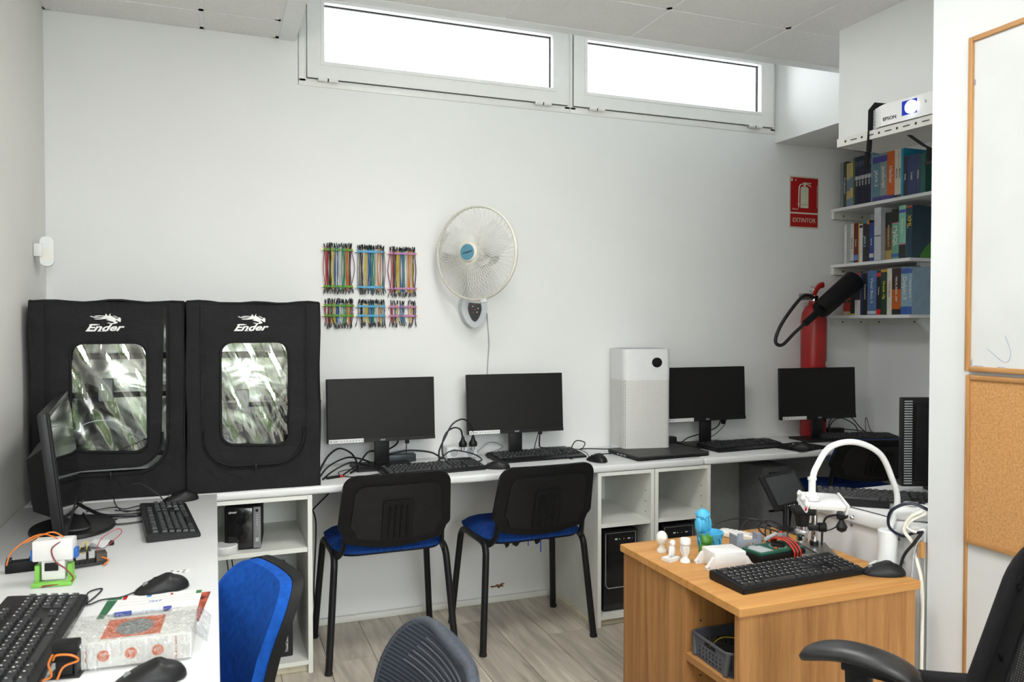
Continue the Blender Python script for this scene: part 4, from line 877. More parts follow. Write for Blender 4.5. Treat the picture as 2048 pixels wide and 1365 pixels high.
def fz(rr): return .052*math.sqrt(max(0, 1-(rr/RF)**2.6))
gm = MB(hd)
for k_ in range(64):
    for sg in (-1, 1):
        a0 = 2*math.pi*k_/64; P = []
        for i in range(9):
            q = i/8; rr = .045+(RF-.045)*q; a = a0+sg*.42*q; P.append((rr*math.cos(a), rr*math.sin(a), fz(rr)+.012))
        gm.tube(P, .00075, 4)
tag(gm.build('front_grille', m_cream, r, 60), kind='stuff')
gb = MB(hd)
for k_ in range(48):
    a = 2*math.pi*k_/48; gb.tube([(rr*math.cos(a), rr*math.sin(a), -fz(rr)*.9-.012) for rr in (.05, .10, .15, .19, RF)], .0009, 4)
tag(gb.build('rear_grille', m_cream, r, 60), kind='stuff')
MB(hd).tube([(RF*math.cos(R(a)), RF*math.sin(R(a)), 0) for a in range(0, 360, 6)], .0075, 8, sq=(1.4, .8), closed=True).build('grille_rim', m_cream, r, 60)
MB(hd).lathe([(.048, .045), (.047, .060), (.040, .072), (.0, .073)], 30).build('hub_cap', m_cream, r, 40)
bd = MB(hd).cyl((0, 0, .0725), (0, 0, .0745), .036, n=30).build('badge', mat('sky_blue_badge', (.10, .28, .38), .35, nz=.04), r)
text('lettering', 'Orbegozo', .013, m_txtd, hd @ TR((0, 0, .0748), (0, 0, 14)), bd, .2, .0002)
def blade(a):
    vs = []
    for j in range(9):
        q = j/8; rr = .03+.15*q; wd = .030+.105*math.sin(min(1, q*1.15)*math.pi*.62)
        for i in range(7):
            t_ = i/6-.5; an = a+t_*wd/max(rr, .05)*1.0+.25*q; vs.append((rr*math.cos(an), rr*math.sin(an), t_*.045))
    return vs
m_blade = mat('translucent_fan_blade', (.68, .70, .70), .4, nz=.03)
for a in (20, 140, 260):
    f_ = [(j*7+i, j*7+i+1, (j+1)*7+i+1, (j+1)*7+i) for j in range(8) for i in range(6)]; MB(hd).add(blade(R(a)), f_).build('blade', m_blade, r, 60)
MB(hd).lathe([(0, -.03), (.032, -.03), (.03, .03), (0, .034)], 20).build('blade_hub', m_blade, r, 40)
MB(hd).bev(.03, -RF-.012, -.012, .06, -RF+.006, .012, .003).build('grille_clip', m_white, r)
cable(None, [(.075, -.02, .07), (.082, -.006, .03), (.09, -.004, -.08), (.086, -.004, -.15), (.08, -.004, -.30), (.09, -.004, -.52)], .0022, m_lgrey, parent=r, name='power_cord')
# jumper-wire racks
m_wires = {k_: mat('wire_'+k_, c, .5, nz=.06) for k_, c in dict(red=(.35, .03, .05), brown=(.07, .03, .02), black=(.02, .02, .02), yellow=(.62, .45, .03), blue=(.02, .10, .32), white=(.62, .62, .58), green=(.02, .22, .13), orange=(.60, .20, .03), purple=(.20, .12, .22), grey=(.30, .30, .30)).items()}
m_pinb = mat('black_dupont_pin', (.012, .012, .016), .5)
m_comb = {'green': mat('green_comb', (.10, .30, .02), .5, nz=.05), 'blue': mat('blue_comb', (.10, .40, .66), .5, nz=.05), 'pink': mat('pink_comb', (.50, .24, .44), .5, nz=.05)}
ORD = ['red', 'red', 'brown', 'black', 'yellow', 'yellow', 'blue', 'blue', 'white', 'white', 'green', 'green', 'orange', 'orange', 'brown', 'purple']
def rack(x0, x1, z0, z1, c, label, sparse, tail, sd, order):
    cx = (x0+x1)/2; r = root('jumper_rack', (cx, YB-.001, z0), 0, label, 'wire rack', 'jumper wire racks'); rn = random.Random(sd); w_ = (x1-x0)/2; H = z1-z0
    for z in (0, H):
        q = MB().bev(-w_, -.016, z-.006, w_, -.0005, z+.004, .0015, 1); n = 16
        for i in range(n+1):
            x = -w_+.004+(2*w_-.008)*i/n; q.box(x-.0012, -.021, z-.006, x+.0012, -.016, z+.004)
        cb_ = q.build('comb', m_comb[c], r, 0)
        for s_ in (-1, 1): MB().cyl((s_*(w_+.001), -.0165, z-.001), (s_*(w_+.001), -.0185, z-.001), .0034, n=10).build('screw', mat('brass_screw', (.55, .36, .16), .35, .8), cb_)
    for i in range(16):
        x = -w_+.012+(2*w_-.020)*i/15
        if sparse and i % 16 in (2, 5, 9, 10, 12): continue
        bundle = 2
        for b_ in range(bundle):
            cc = order[i]; xx = x+rn.uniform(-.003, .003); bow = rn.uniform(-.006, .006)+(-.012 if i == 0 and b_ == 0 else 0)+(.010 if i == 15 and b_ == 0 else 0); bow *= min(1, H/.16); yy = -.008-rn.random()*.008
            top = H+.010+rn.random()*.006; lo = -tail-.006-rn.random()*.012; fan = rn.uniform(-.014, .014)
            P = smooth_path([(xx, yy, top), (xx, yy, H), (xx+bow, yy-.006*rn.random(), H*.5), (xx+rn.uniform(-.002, .002), yy, 0), (xx+fan*.6, yy, lo)], 3)
            mb = MB().tube(P, .0017, 4); mb.k = 1
            d_ = rn.uniform(-.005, .005); mb.cyl((xx, yy, top-.002), (xx+d_, yy, top+.014+rn.random()*.005), .0023, .0017, n=5)
            mb.cyl((xx+fan*.6, yy, lo+.002), (xx+fan, yy-.002, lo-.014-rn.random()*.004), .0023, .0017, n=5); mb.build('jumper_wire', [m_wires[cc], m_pinb], r, 60)
o2 = ['grey', 'black', 'brown', 'white', 'yellow', 'yellow', 'blue', 'blue', 'green', 'green', 'white', 'white', 'orange', 'orange', 'green', 'purple']; o3 = ['red', 'red', 'brown', 'black', 'yellow', 'yellow', 'blue', 'blue', 'green', 'white', 'white', 'orange', 'orange', 'yellow', 'brown', 'purple']
rack(.462, .600, 1.553, 1.720, 'green', 'rack of long jumper wires on green combs, upper row', False, .004, 1, ORD); rack(.612, .748, 1.552, 1.716, 'blue', 'rack of long jumper wires on blue combs, upper row', False, .004, 2, o2); rack(.762, .897, 1.548, 1.712, 'pink', 'rack of long jumper wires on pink combs, upper row', False, .012, 3, o3)
rack(.464, .603, 1.420, 1.466, 'green', 'rack of short jumper wires on green combs, lower row', False, .028, 4, ORD); rack(.613, .750, 1.420, 1.463, 'blue', 'rack of short jumper wires on blue combs, lower row', False, .024, 5, o2); rack(.762, .897, 1.420, 1.462, 'pink', 'sparse rack of short jumper wires on pink combs, lower row', True, .022, 6, o3)
# extinguisher sign
r = root('extinguisher_sign', (3.189, YB-.0006, 1.932), 0, 'red wall sign with extinguisher pictogram reading EXTINTOR', 'sign'); F1 = AX((1, 0, 0), (0, 0, 1), (0, 0, 0))
MB().plate([(-.105, 0), (.105, 0), (.105, .30), (-.105, .30)], [], 0, .0012, F1).build('sign_plate', m_phos, r, 0)
MB().plate([(-.098, .092), (.098, .092), (.098, .291), (-.098, .291)], [], .0012, .0016, F1).build('pictogram_field', m_redp, r, 0); MB().plate([(-.098, .009), (.098, .009), (.098, .083), (-.098, .083)], [], .0012, .0016, F1).build('caption_field', m_redp, r, 0)
text('caption', 'EXTINTOR', .036, m_phos, AX((1, 0, 0), (0, 0, 1), (0, -.0019, .046)), r, 0, .0, sx=.94)
MB().plate([(-.027, .118), (.030, .118), (.030, .232), (.022, .24), (-.018, .24), (-.027, .232)], [[(-.027+.003, .135), (.027, .135), (.027, .137), (-.024, .137)]], .0016, .002, F1).plate([(-.008, .242), (.012, .242), (.012, .256), (.048, .240), (.050, .246), (.015, .262), (.048, .258), (.048, .264), (-.006, .266)], [], .0016, .002, F1).build('pictogram', m_phos, r, 0)
MB().tube(smooth_path([(-.010, -.0018, .256), (-.028, -.0018, .25), (-.037, -.0018, .23), (-.039, -.0018, .18), (-.039, -.0018, .12)], 6), .0032, 5).box(-.048, -.002, .137, -.030, -.0016, .140).build('pictogram_hose', m_phos, r, 60)
text('small_print', '6', .02, m_phos, AX((1, 0, 0), (0, 0, 1), (-.062, -.0019, .276)), r); text('maker_mark', 'Abeuml', .014, m_phos, AX((1, 0, 0), (0, 0, 1), (-.066, -.0019, .110)), r, .3); MB().box(-.094, -.002, .268, -.084, -.0016, .285).box(.091, -.002, .125, .0925, -.0016, .25).build('print_marks', m_phos, r, 0)
# fire extinguisher
r = root('fire_extinguisher', (3.192, YB-.085, D+.001), 0, 'red fire extinguisher with black horn behind the alcove monitor', 'fire extinguisher')
MB().lathe([(.0, 0), (.067, 0), (.071, .008), (.071, .66), (.066, .70), (.050, .735), (.030, .752), (.030, .77), (0, .77)], 32).build('cylinder', m_red, r, 40)
MB().cyl((0, 0, .765), (0, 0, .80), .024, n=16).build('valve', m_chrome, r)
MB().tube(smooth_path([(-.01, -.01, .80), (.0, -.015, .83), (.02, -.02, .855), (.05, -.02, .862)], 5), .014, 8, sq=(.5, 1.2)).build('lever', m_red, r, 60)
MB().bev(-.10, -.02, .775, -.02, .012, .812, .006).build('carry_handle', mat('grey_metal', (.3, .3, .3), .35, .7), r)
MB().tube([(-.045+.016*math.cos(R(a)), -.03, .835+.016*math.sin(R(a))) for a in range(0, 360, 20)], .0016, 6, closed=True).build('safety_pin_ring', m_chrome, r, 60)
h0 = Vector((-.075, -.13, .715)); h1 = Vector((.175, -.115, .885)); dx = (h1-h0).normalized(); hm_ = MB()
T = AX(dx.orthogonal(), dx.cross(dx.orthogonal().normalized()), h0); L_ = (h1-h0).length
MB(T).lathe([(.0, 0), (.046, .0), (.052, .015), (.057, L_), (.051, L_), (.046, .05), (0, .045)], 28).build('discharge_horn', m_black2, r, 40)
MB().tube([h0-dx*.13, h0-dx*.125, h0-dx*.02, h0+dx*.01], .019, 10).build('horn_grip', m_black2, r, 60)
MB().tube(smooth_path([h0-dx*.12, h0-dx*.22, h0-dx*.315+Vector((.0, .01, -.012)), h0-dx*.345+Vector((-.012, .02, .03)), h0-dx*.26+Vector((-.02, .03, .085)), h0-dx*.06+Vector((-.02, .06, .11)), Vector((-.02, -.02, .79))], 8), .0095, 8).build('hose', m_cord, r, 60)
lbm = mat('extinguisher_label_print', (.55, .40, .38), .6)
def arc_patch(a0, a1, z0, z1, rr, m, nm):
    n = 6; vs = [(rr*math.cos(R(a0+(a1-a0)*i/n)), rr*math.sin(R(a0+(a1-a0)*i/n)), z) for i in range(n+1) for z in (z0, z1)]; MB().add(vs, [(2*i, 2*i+2, 2*i+3, 2*i+1) for i in range(n)]).build(nm, m, r, 60)
for z0, z1 in ((.575, .578), (.61, .612), (.52, .522), (.43, .432), (.64, .642)): arc_patch(-62, -12, z0, z1, .0715, lbm, 'label_rule')
arc_patch(-62.5, -61, .43, .642, .0715, lbm, 'label_rule')
for i, z in enumerate((.545, .515, .490, .465)): arc_patch(-52+3*(i % 2), -36+3*(i % 2), z-.006, z+.008, .0717, m_txtw, 'label_print')
arc_patch(-52, -38, .445, .456, .0717, m_txtw, 'label_print'); arc_patch(-70, -14, .405, .425, .0718, m_paper, 'inspection_sticker')
# motion detector on the left wall
r = root('motion_detector', (XL+.001, 3.43, 1.60), 0, 'small white motion detector on the left wall', 'sensor')
MB().bev(0, -.03, .035, .03, -.008, .085, .004).build('wall_bracket', m_white, r)
MB().plate(rrect(.046, .112, .020, 6, 0, .056), [], -.022, .022, AX((math.cos(R(8)), math.sin(R(8)), 0), (0, 0, 1), (.040, .0, 0))).build('body', m_white, r, 40)
MB().plate(rrect(.028, .05, .008, 4, 0, .045), [], .0222, .0235, AX((math.cos(R(8)), math.sin(R(8)), 0), (0, 0, 1), (.040, 0, 0))).build('lens', m_cream, r, 40)
# ============================================================ book shelves in the alcove
def shelf(z, y0, nm, label):
    r = root('book_shelf', (3.535, 3.35, z), 0, label, 'shelf', 'white wall shelves'); Q = Matrix.Translation((-3.535, -3.35, -z))
    MB(Q).bev(3.385, y0, z-.018, 3.684, YB-.001, z, .001, 1).build('board', m_lam, r, 0)
    MB(Q).box(3.39, YB-.022, z-.058, 3.684, YB-.001, z-.0185).build('wall_batten', m_lam2, r, 0); MB(Q).box(3.662, y0+.02, z-.058, 3.684, YB-.022, z-.0185).build('wall_batten', m_lam2, r, 0)
    s_ = MB(Q)
    for x in (3.46, 3.60): s_.cyl((x, YB-.0215, z-.038), (x, YB-.0235, z-.038), .005, n=8)
    for y in (3.55, 3.30): s_.cyl((3.6625, y, z-.038), (3.6605, y, z-.038), .005, n=8)
    s_.build('screw_heads', m_gap, r)
    MB(Q).plate([(3.684, z-.019), (3.684, z-.17), (3.66, z-.17), (3.50, z-.035), (3.50, z-.019)], [], 0, .02, AX((1, 0, 0), (0, 0, 1), (0, y0+.06, 0))).build('bracket', m_lam, r, 0)
shelf(2.052, 2.70, 'top', 'top white book shelf, below the projector'); shelf(1.727, 3.085, 'mid', 'middle white book shelf of the alcove'); shelf(1.430, 3.085, 'low', 'lowest white book shelf, behind the extinguisher horn')
def book(shelf_z, y0, y1, h, c, label, grp, title=None, tc=(.75, .75, .72), ts=.018, bands=(), dep=.17, x0=3.405, tz=.5, soft=False):
    t_ = y1-y0-.0012; r = root('book', (x0+dep/2, (y0+y1)/2, shelf_z+.0006), 0, label, 'book', grp)
    m = mat('cover_%03d_%03d_%03d' % tuple(int(v*999) for v in c), c, .45, nz=.06, ns=25)
    a = t_/2; d_ = dep/2
    MB().box(-d_, -a, 0, -d_+.0025, a, h).box(-d_+.0025, -a, 0, d_, -a+.0018, h).box(-d_+.0025, a-.0018, 0, d_, a, h).build('cover', m, r, 0)
    MB().box(-d_+.003, -a+.0019, .003, d_-.003, a-.0019, h-.003).build('pages', m_paper, r, 0)
    for (z0, z1, bc) in bands: MB().box(-d_-.0004, -a+.0002, h*z0, -d_+.0002, a-.0002, h*z1).build('spine_band', mat('band_%03d_%03d_%03d' % tuple(int(v*999) for v in bc), bc, .45), r, 0)
    if title: text('spine_title', title, ts, mat('ink_%03d_%03d_%03d' % tuple(int(v*999) for v in tc), tc, .5), AX((0, 0, -1), (0, -1, 0), (-d_-.0007, 0, h*tz)), r, 0, .0003, thick=.0002)
    return r
NAVY = (.010, .016, .035); WH = (.6, .6, .57); YE = (.55, .38, .03)
Y1 = [3.595, 3.571, 3.548, 3.520, 3.499, 3.484, 3.458, 3.440, 3.415, 3.393, 3.368, 3.357, 3.305, 3.257, 3.207, 3.181, 3.165, 3.149, 3.126, 3.070, 3.045, 3.012, 2.985]
B1 = [((.18, .22, .26), .26, None, 'thin blue-grey'), ((.045, .055, .012), .262, 'Estrategia general', 'dark olive green white-titled'), ((.45, .36, .20), .25, None, 'beige and blue patterned'), ((.55, .42, .12), .25, None, 'yellow-edged patterned'), ((.06, .13, .05), .272, None, 'thin leaf green')]
B1 += [(NAVY, .272, 'PC GUIA', 'navy series')]*5+[((.15, .26, .32), .285, None, 'thick pale teal'), ((.10, .20, .26), .262, 'JAVA 2', 'teal large-lettered'), ((.20, .26, .25), .262, 'JavaScript', 'grey-green large-lettered'), ((.55, .10, .01), .272, 'Hacker', 'orange'), ((.55, .53, .44), .268, 'MANUAL', 'first cream'), ((.57, .54, .45), .266, 'MANUAL', 'second cream'), ((.01, .26, .45), .262, None, 'bright cyan'), ((.025, .025, .028), .21, 'Redes', 'black'), ((.03, .05, .14), .21, 'TURBO', 'dark blue'), ((.035, .05, .13), .21, 'PASCAL', 'indigo'), ((.01, .10, .08), .205, None, 'dark green')]
ORDN = ['first', 'second', 'third', 'fourth', 'fifth', 'sixth', 'seventh', 'eighth', 'ninth', 'tenth', 'eleventh', 'twelfth', 'thirteenth', 'fourteenth', 'fifteenth', 'sixteenth', 'seventeenth', 'eighteenth', 'nineteenth', 'twentieth', 'twenty-first', 'twenty-second']
for i, (c, h, t_, nm) in enumerate(B1):
    ya, yb = Y1[i], Y1[i+1]
    bands = ()
    if i == 2: bands = ((0, .18, (.16, .24, .36)), (.36, .62, (.14, .20, .30)))
    if i == 3: bands = ((0, .2, (.16, .24, .36)), (.42, .66, (.14, .20, .30)))
    if 5 <= i <= 9: bands = ((.80, .90, (.05, .06, .09)), (.52, .60, (.35, .36, .38)))
    if i in (11, 12): bands = ((.0, .10, (.07, .06, .22)), (.80, .93, (.05, .04, .24)))
    if i == 13: bands = ((0, .08, (.05, .05, .20)),)
    if i in (14, 15): bands = ((0, .06, (.02, .02, .02)),)
    book(2.052, yb, ya, h, c, '%s book, %s from the left on the top shelf' % (nm, ORDN[i]), 'books on the top shelf', t_, YE if False else ((.62, .62, .58) if i not in (14, 15) else (.06, .06, .06)), .030 if i in (11, 12) else (.032 if i == 13 else .013), bands, .20 if i < 13 else .17, 3.405, .48)
Y2 = [3.561, 3.542, 3.515, 3.489, 3.456, 3.448, 3.423, 3.394, 3.376, 3.345, 3.316, 3.265, 3.221, 3.175, 3.130, 3.088]
B2 = [((.62, .62, .60), .225, None, 'thin white'), ((.32, .34, .36), .225, None, 'thin grey'), ((.55, .54, .45), .225, 'Redes locales', 'cream'), ((.13, .012, .02), .225, 'Sistemas', 'maroon'), ((.55, .33, .01), .225, None, 'thin yellow'), ((.58, .58, .56), .215, None, 'white black-topped'), ((.022, .022, .025), .228, 'JAVA 2', 'black pale-lettered'), ((.03, .025, .022), .23, None, 'black orange-topped'), ((.02, .05, .22), .215, 'Internet', 'royal blue'), ((.02, .02, .022), .24, None, 'plain black')]
for i, (c, h, t_, nm) in enumerate(B2):
    bands = {5: ((.9, .97, (.03, .03, .03)),), 6: ((.94, 1, (.01, .2, .3)),), 7: ((.9, 1, (.55, .16, .02)),), 8: ((.1, .2, (.5, .52, .55)),), 2: ((.02, .06, (.05, .25, .4)),), 3: ((.06, .2, (.12, .2, .5)),)}.get(i, ())
    book(1.727, Y2[i+1], Y2[i], h, c, '%s book, %s from the left on the middle shelf' % (nm, ORDN[i]), 'books on the middle shelf', t_, (.35, .6, .66) if i == 6 else ((.06, .06, .06) if i == 2 else (.6, .6, .58)), .02 if i == 6 else .012, bands)
r = root('magazine_file', (3.47, 3.29, 1.7276), 0, 'pale grey magazine file between books on the middle shelf', 'magazine file')
MB().box(-.095, -.024, 0, -.092, .022, .285).box(-.092, .0195, 0, .12, .022, .285).box(-.092, -.024, 0, .12, -.0215, .285).box(-.092, -.0215, 0, .12, .0195, .003).build('body', mat('pale_grey_card', (.45, .47, .50), .6, nz=.03), r, 0)
MB().box(-.0956, -.022, .13, -.095, .020, .135).build('label_line', m_gap, r, 0)
book(1.727, Y2[12], Y2[11], .255, (.13, .07, .025), 'brown and black book right of the magazine file', 'books on the middle shelf', 'Programacion en C', (.6, .5, .35), .015, ((.68, 1, (.02, .02, .02)), (.0, .2, (.35, .25, .08))))
book(1.727, Y2[13], Y2[12], .268, (.13, .33, .22), 'sea green book with black top on the middle shelf', 'books on the middle shelf', 'MySQL', (.66, .68, .64), .036, ((.72, 1, (.015, .015, .015)), (.70, .725, (.55, .25, .38)), (.04, .11, (.04, .12, .35))), tz=.46)
book(1.727, Y2[14], Y2[13], .28, (.20, .45, .33), 'mint green book with black foot on the middle shelf', 'books on the middle shelf', 'Bases de datos', (.6, .68, .62), .013, ((.0, .26, (.02, .02, .022)), (.26, .285, (.5, .2, .35)), (.86, .92, (.06, .08, .4))), tz=.6)
book(1.727, Y2[15], Y2[14], .272, (.012, .045, .075), 'thick navy book with red top edge, rightmost on the middle shelf', 'books on the middle shelf', 'XML', (.65, .48, .03), .034, ((.965, 1., (.45, .06, .03)),), dep=.21, tz=.70)
Y3 = [3.564, 3.507, 3.473, 3.433, 3.418, 3.386, 3.322, 3.291, 3.254, 3.217, 3.180, 3.158, 3.104, 3.088]
Y3 = [3.564, 3.510, 3.478, 3.437, 3.418, 3.386, 3.322, 3.291, 3.250, 3.217, 3.158, 3.110, 3.087]
B3 = [((.42, .03, .015), .215, 'Manual completo', 'red and orange', (.65, .42, .05), .012, ((.34, .4, (.03, .02, .02)), (.0, .1, (.5, .4, .3)))), ((.02, .02, .015), .225, 'SQL', 'black yellow-footed', (.6, .5, .2), .012, ((0, .04, (.55, .5, .05)),)), ((.60, .60, .58), .238, None, 'white with red top', WH, .01, ((.36, .64, (.02, .02, .02)), (.64, 1, (.35, .04, .06)))), ((.03, .035, .12), .235, None, 'thin indigo', WH, .01, ()), ((.02, .02, .022), .235, 'Programacion', 'black white-lettered', WH, .015, ()), ((.08, .16, .34), .245, 'Visual Basic 6', 'thick mid-blue', WH, .026, ((.02, .09, (.5, .55, .6)),)), ((.02, .02, .022), .238, 'Windows', 'black red-footed', WH, .011, ((0, .13, (.5, .02, .02)), (.88, .97, (.5, .03, .03)))), ((.02, .045, .03), .245, 'Oracle 10g', 'dark green yellow-lettered', (.65, .60, .02), .022, ((.95, 1, (.55, .28, .01)),)), ((.60, .58, .50), .25, 'TODO VISUAL', 'cream red-printed', (.3, .06, .05), .014, ()), ((.45, .10, .012), .246, 'VISUAL BASIC .NET', 'orange and black', WH, .016, ((.55, 1, (.035, .015, .012)), (0, .12, (.02, .02, .02)))), ((.22, .36, .42), .25, 'Delphi 5', 'pale blue large-lettered', WH, .036, ((0, .17, (.03, .10, .36)), (.86, .98, (.04, .10, .34)))), ((.24, .36, .46), .246, 'Visual Basic 6', 'thin pale blue', WH, .017, ((0, .17, (.04, .10, .34)), (.88, .98, (.05, .10, .36))))]
for i, (c, h, t_, nm, tc, ts, bands) in enumerate(B3):
    book(1.430, Y3[i+1], Y3[i], h, c, '%s book, %s from the left on the lowest shelf' % (nm, ORDN[i]), 'books on the lowest shelf', t_, tc, ts, bands, dep=.20 if i in (9, 10) else .17, tz=.55)
# ------------------------------------------------------------ projector on its perforated tray
r = root('projector_tray', (2.41, 2.10, 2.06), 5, 'grey perforated steel tray hanging under the bulkhead', 'tray')
m_tray = mat('grey_white_steel', (.56, .55, .52), .45, .2, nz=.03)
MB().box(-.12, -.38, .004, -.116, .32, .036).build('front_rail', m_tray, r, 0); MB().box(-.116, -.38, .004, .12, .32, .008).build('tray_plate', m_tray, r, 0)
sl_ = MB()
for i in range(9): y = .28-i*.075; sl_.box(-.1206, y-.004, .016, -.1199, y+.004, .024); sl_.box(-.1206, y-.052, .018, -.1199, y-.024, .022)
sl_.build('rail_slots', m_gap, r, 0)
for y in (-.25, .22): MB().box(.08, y, .006, .09, y+.02, .1135).build('hanger', m_tray, r, 0)
MB().bev(-.06, -.30, -.085, .08, -.07, .003, .004).build('steel_box', mat('dull_steel', (.32, .32, .32), .4, .6, nz=.06), r)
r = root('projector', (2.40, 2.135, 2.0975), 7, 'white projector with lit lens strapped to its tray', 'projector')
ol = [(-.105, -.17), (.115, -.17), (.115, .17), (-.055, .17), (-.095, .125), (-.11, .09), (-.11, -.12)]
mbp = MB().plate(ol, [], .004, .078); mbp.plate([(x*.93, y*.93) for x, y in ol], [], .078, .084); mbp.build('body', m_white, r, 0)
ch = MB()
for i in range(7):
    for j in range(6):
        q = i/6; x = -.094+.038*q; y = .128+.041*q; ch.cb((x-.0006, y+.0006, .014+j*.0115), (.0034, .0034, .006))
ch.build('exhaust_grille', m_lgrey, r, 0)
ap = MB().box(-.1112, -.052, .022, -.1098, .006, .072).build('lens_aperture', mat('lens_blue_glow', (.005, .015, .09), .15, emit=(.01, .03, .5), es=.15), r, 0)
MB().cyl((-.1105, -.033, .045), (-.118, -.033, .045), .023, n=24).build('lens', mat('lit_lens', (.7, .75, .9), .1, emit=(.75, .82, 1), es=.8), r)
text('lettering', 'EPSON', .017, m_txtd, AX((0, -1, 0), (0, 0, 1), (-.1108, .055, .026)), r, 0, .0003, sx=1.05); text('input_mark', '5', .014, m_txtd, AX((0, -1, 0), (0, 0, 1), (-.1108, -.085, .052)), r)
vs_ = MB()
for j in range(7): vs_.box(-.106, -.1712, .018+j*.008, -.06, -.1698, .022+j*.008); vs_.box(-.1112, -.168, .018+j*.008, -.1085, -.140, .022+j*.008)
vs_.build('intake_slots', m_gap, r, 0); MB().box(-.03, -.10, .084, .02, .03, .095).build('top_lever', m_black, r, 0)
tag(MB().tube([(2.275, 2.262, 2.02), (2.281, 2.262, 2.09), (2.283, 2.262, 2.17), (2.297, 2.257, 2.1895), (2.40, 2.25, 2.1895), (2.47, 2.25, 2.187)], .013, 8, sq=(.14, 1)).tube(smooth_path([(2.273, 2.265, 2.02), (2.272, 2.272, 1.96)], 3), .013, 8, sq=(.14, 1)).build('strap', m_fab2, None, 60), 'black fabric strap looped over the projector', 'strap')
tag(MB().tube([(2.33, 2.13, 2.055), (2.31, 2.05, 2.00), (2.30, 2.02, 1.985), (2.30, 2.018, 1.94)], .011, 8, sq=(.2, 1)).bev(2.294, 1.998, 1.928, 2.308, 2.036, 1.94, .002).build('strap', m_fab2, None, 60), 'loose black strap end with buckle below the projector', 'strap')
tag(MB().bev(2.28, 1.70, 1.972, 2.40, 1.985, 2.006, .002).build('steel_bracket', m_tray), 'pale grey steel bracket below the projector at the partition', 'bracket')
o = MB().plate([(0, 0), (.13, 0), (.13, .08), (.09, .10), (.03, .05), (.0, .012)], [], 0, .006, AX((1, 0, 0), (0, 0, 1), (3.46, 3.093, 1.7275))).build('green_stand', mat('leaf_green_plastic', (.05, .22, .02), .5, nz=.05), None, 0); o.location = (0, 0, 0)
tag(o, 'green plastic book end at the right of the middle shelf', 'book end')
# ============================================================ things on the beech desk
DZ = WZ+.0006
m_sky = mat('sky_blue_print', (.07, .42, .68), .5, nz=.05, ns=80, bump=.4, bs=250); m_grn = mat('leaf_green_print', (.06, .21, .03), .5, nz=.06, ns=80, bump=.3, bs=300)
r = root('owl_pot', (1.490, 2.125, DZ), 12, 'sky blue printed pot with an owl perched on its rim', 'figurine')
MB().lathe([(0, 0), (.030, 0), (.034, .006), (.031, .02), (.035, .042), (.043, .052), (.044, .060), (.039, .060), (.033, .045), (0, .043)], 22).build('pot', m_sky, r, 40)
wv = MB()
for i in range(9): a = R(i*40); wv.tube(smooth_path([(.033*math.cos(a), .033*math.sin(a), .006), (.036*math.cos(a+.25), .036*math.sin(a+.25), .025), (.038*math.cos(a), .038*math.sin(a), .045)], 4), .004, 6)
wv.build('pot_leaves', m_sky, r, 60)
MB().sph((-.022, .010, .088), (.023, .022, .034)).build('owl_body', m_sky, r, 60); hd_ = MB().sph((-.024, .008, .112), (.021, .020, .018)).build('owl_head', m_sky, r, 60)
MB().lathe([(.024, 0), (.022, .004), (.010, .014), (.0, .016)], 16, TR((-.024, .008, .119), (8, -12, 0))).build('owl_cap', m_sky, hd_, 40)
for s_ in (-1, 1): MB().sph((-.034+.013*(s_ > 0), -.010, .110), (.006, .004, .006), 10, 8).build('owl_eye', m_sky, hd_, 60); MB().sph((-.022+.021*s_, .008, .084), (.008, .016, .026), 10, 8).build('owl_wing', m_sky, r, 60)
MB().cyl((-.028, -.013, .106), (-.030, -.019, .100), .004, .0006, n=8).build('owl_beak', m_sky, hd_)
r = root('cat_figurine', (1.424, 2.055, DZ), 10, 'small leaf green printed cat figurine with raised paw', 'figurine')
MB().sph((0, 0, .024), (.021, .019, .026)).lathe([(0, 0), (.022, 0), (.022, .008), (.014, .02)], 16).build('body', m_grn, r, 60); q = MB().sph((0, -.002, .056), (.017, .016, .015)).build('head', m_grn, r, 60)
for s_ in (-1, 1): MB().cyl((s_*.010, 0, .066), (s_*.012, 0, .080), .006, .001, n=8).build('ear', m_grn, q); MB().sph((s_*.010, -.014, .006), (.008, .010, .007), 10, 8).build('paw', m_grn, r, 60)
MB().tube([(.018, -.002, .035), (.021, -.004, .052), (.019, -.005, .066)], .006, 8).build('raised_paw', m_grn, r, 60)
r = root('goblet_print', (1.345, 2.045, DZ), 0, 'tall white printed figure on a flared foot', 'figurine')
MB().lathe([(0, 0), (.016, 0), (.015, .006), (.008, .014), (.007, .022), (.012, .036), (.014, .046), (.011, .050), (.0165, .056), (.0165, .070), (.014, .073), (0, .073)], 16).build('body', m_white2, r, 40)
for i in range(5): a = R(72*i); MB().tube([(.007*math.cos(a), .007*math.sin(a), .02), (.013*math.cos(a), .013*math.sin(a), .036), (.012*math.cos(a), .012*math.sin(a), .05)], .0035, 6).build('fold', m_white2, r, 60)
r = root('dish_figure', (1.312, 2.075, DZ), 20, 'white printed figure seated in a shallow dish', 'figurine')
MB().plate([(-.025, -.018), (.025, -.018), (.028, .016), (-.022, .018)], [], 0, .010).build('dish', m_white2, r, 0); MB().sph((.012, .004, .028), (.012, .011, .020)).sph((.012, .002, .050), (.010, .010, .011)).build('body', m_white2, r, 60)
MB().tube([(.002, .0, .04), (-.008, -.006, .03), (-.014, -.008, .018)], .004, 6).build('arm', m_white2, r, 60)
r = root('skull_print', (1.333, 2.16, DZ), -15, 'cream printed bust behind the white figures', 'figurine')
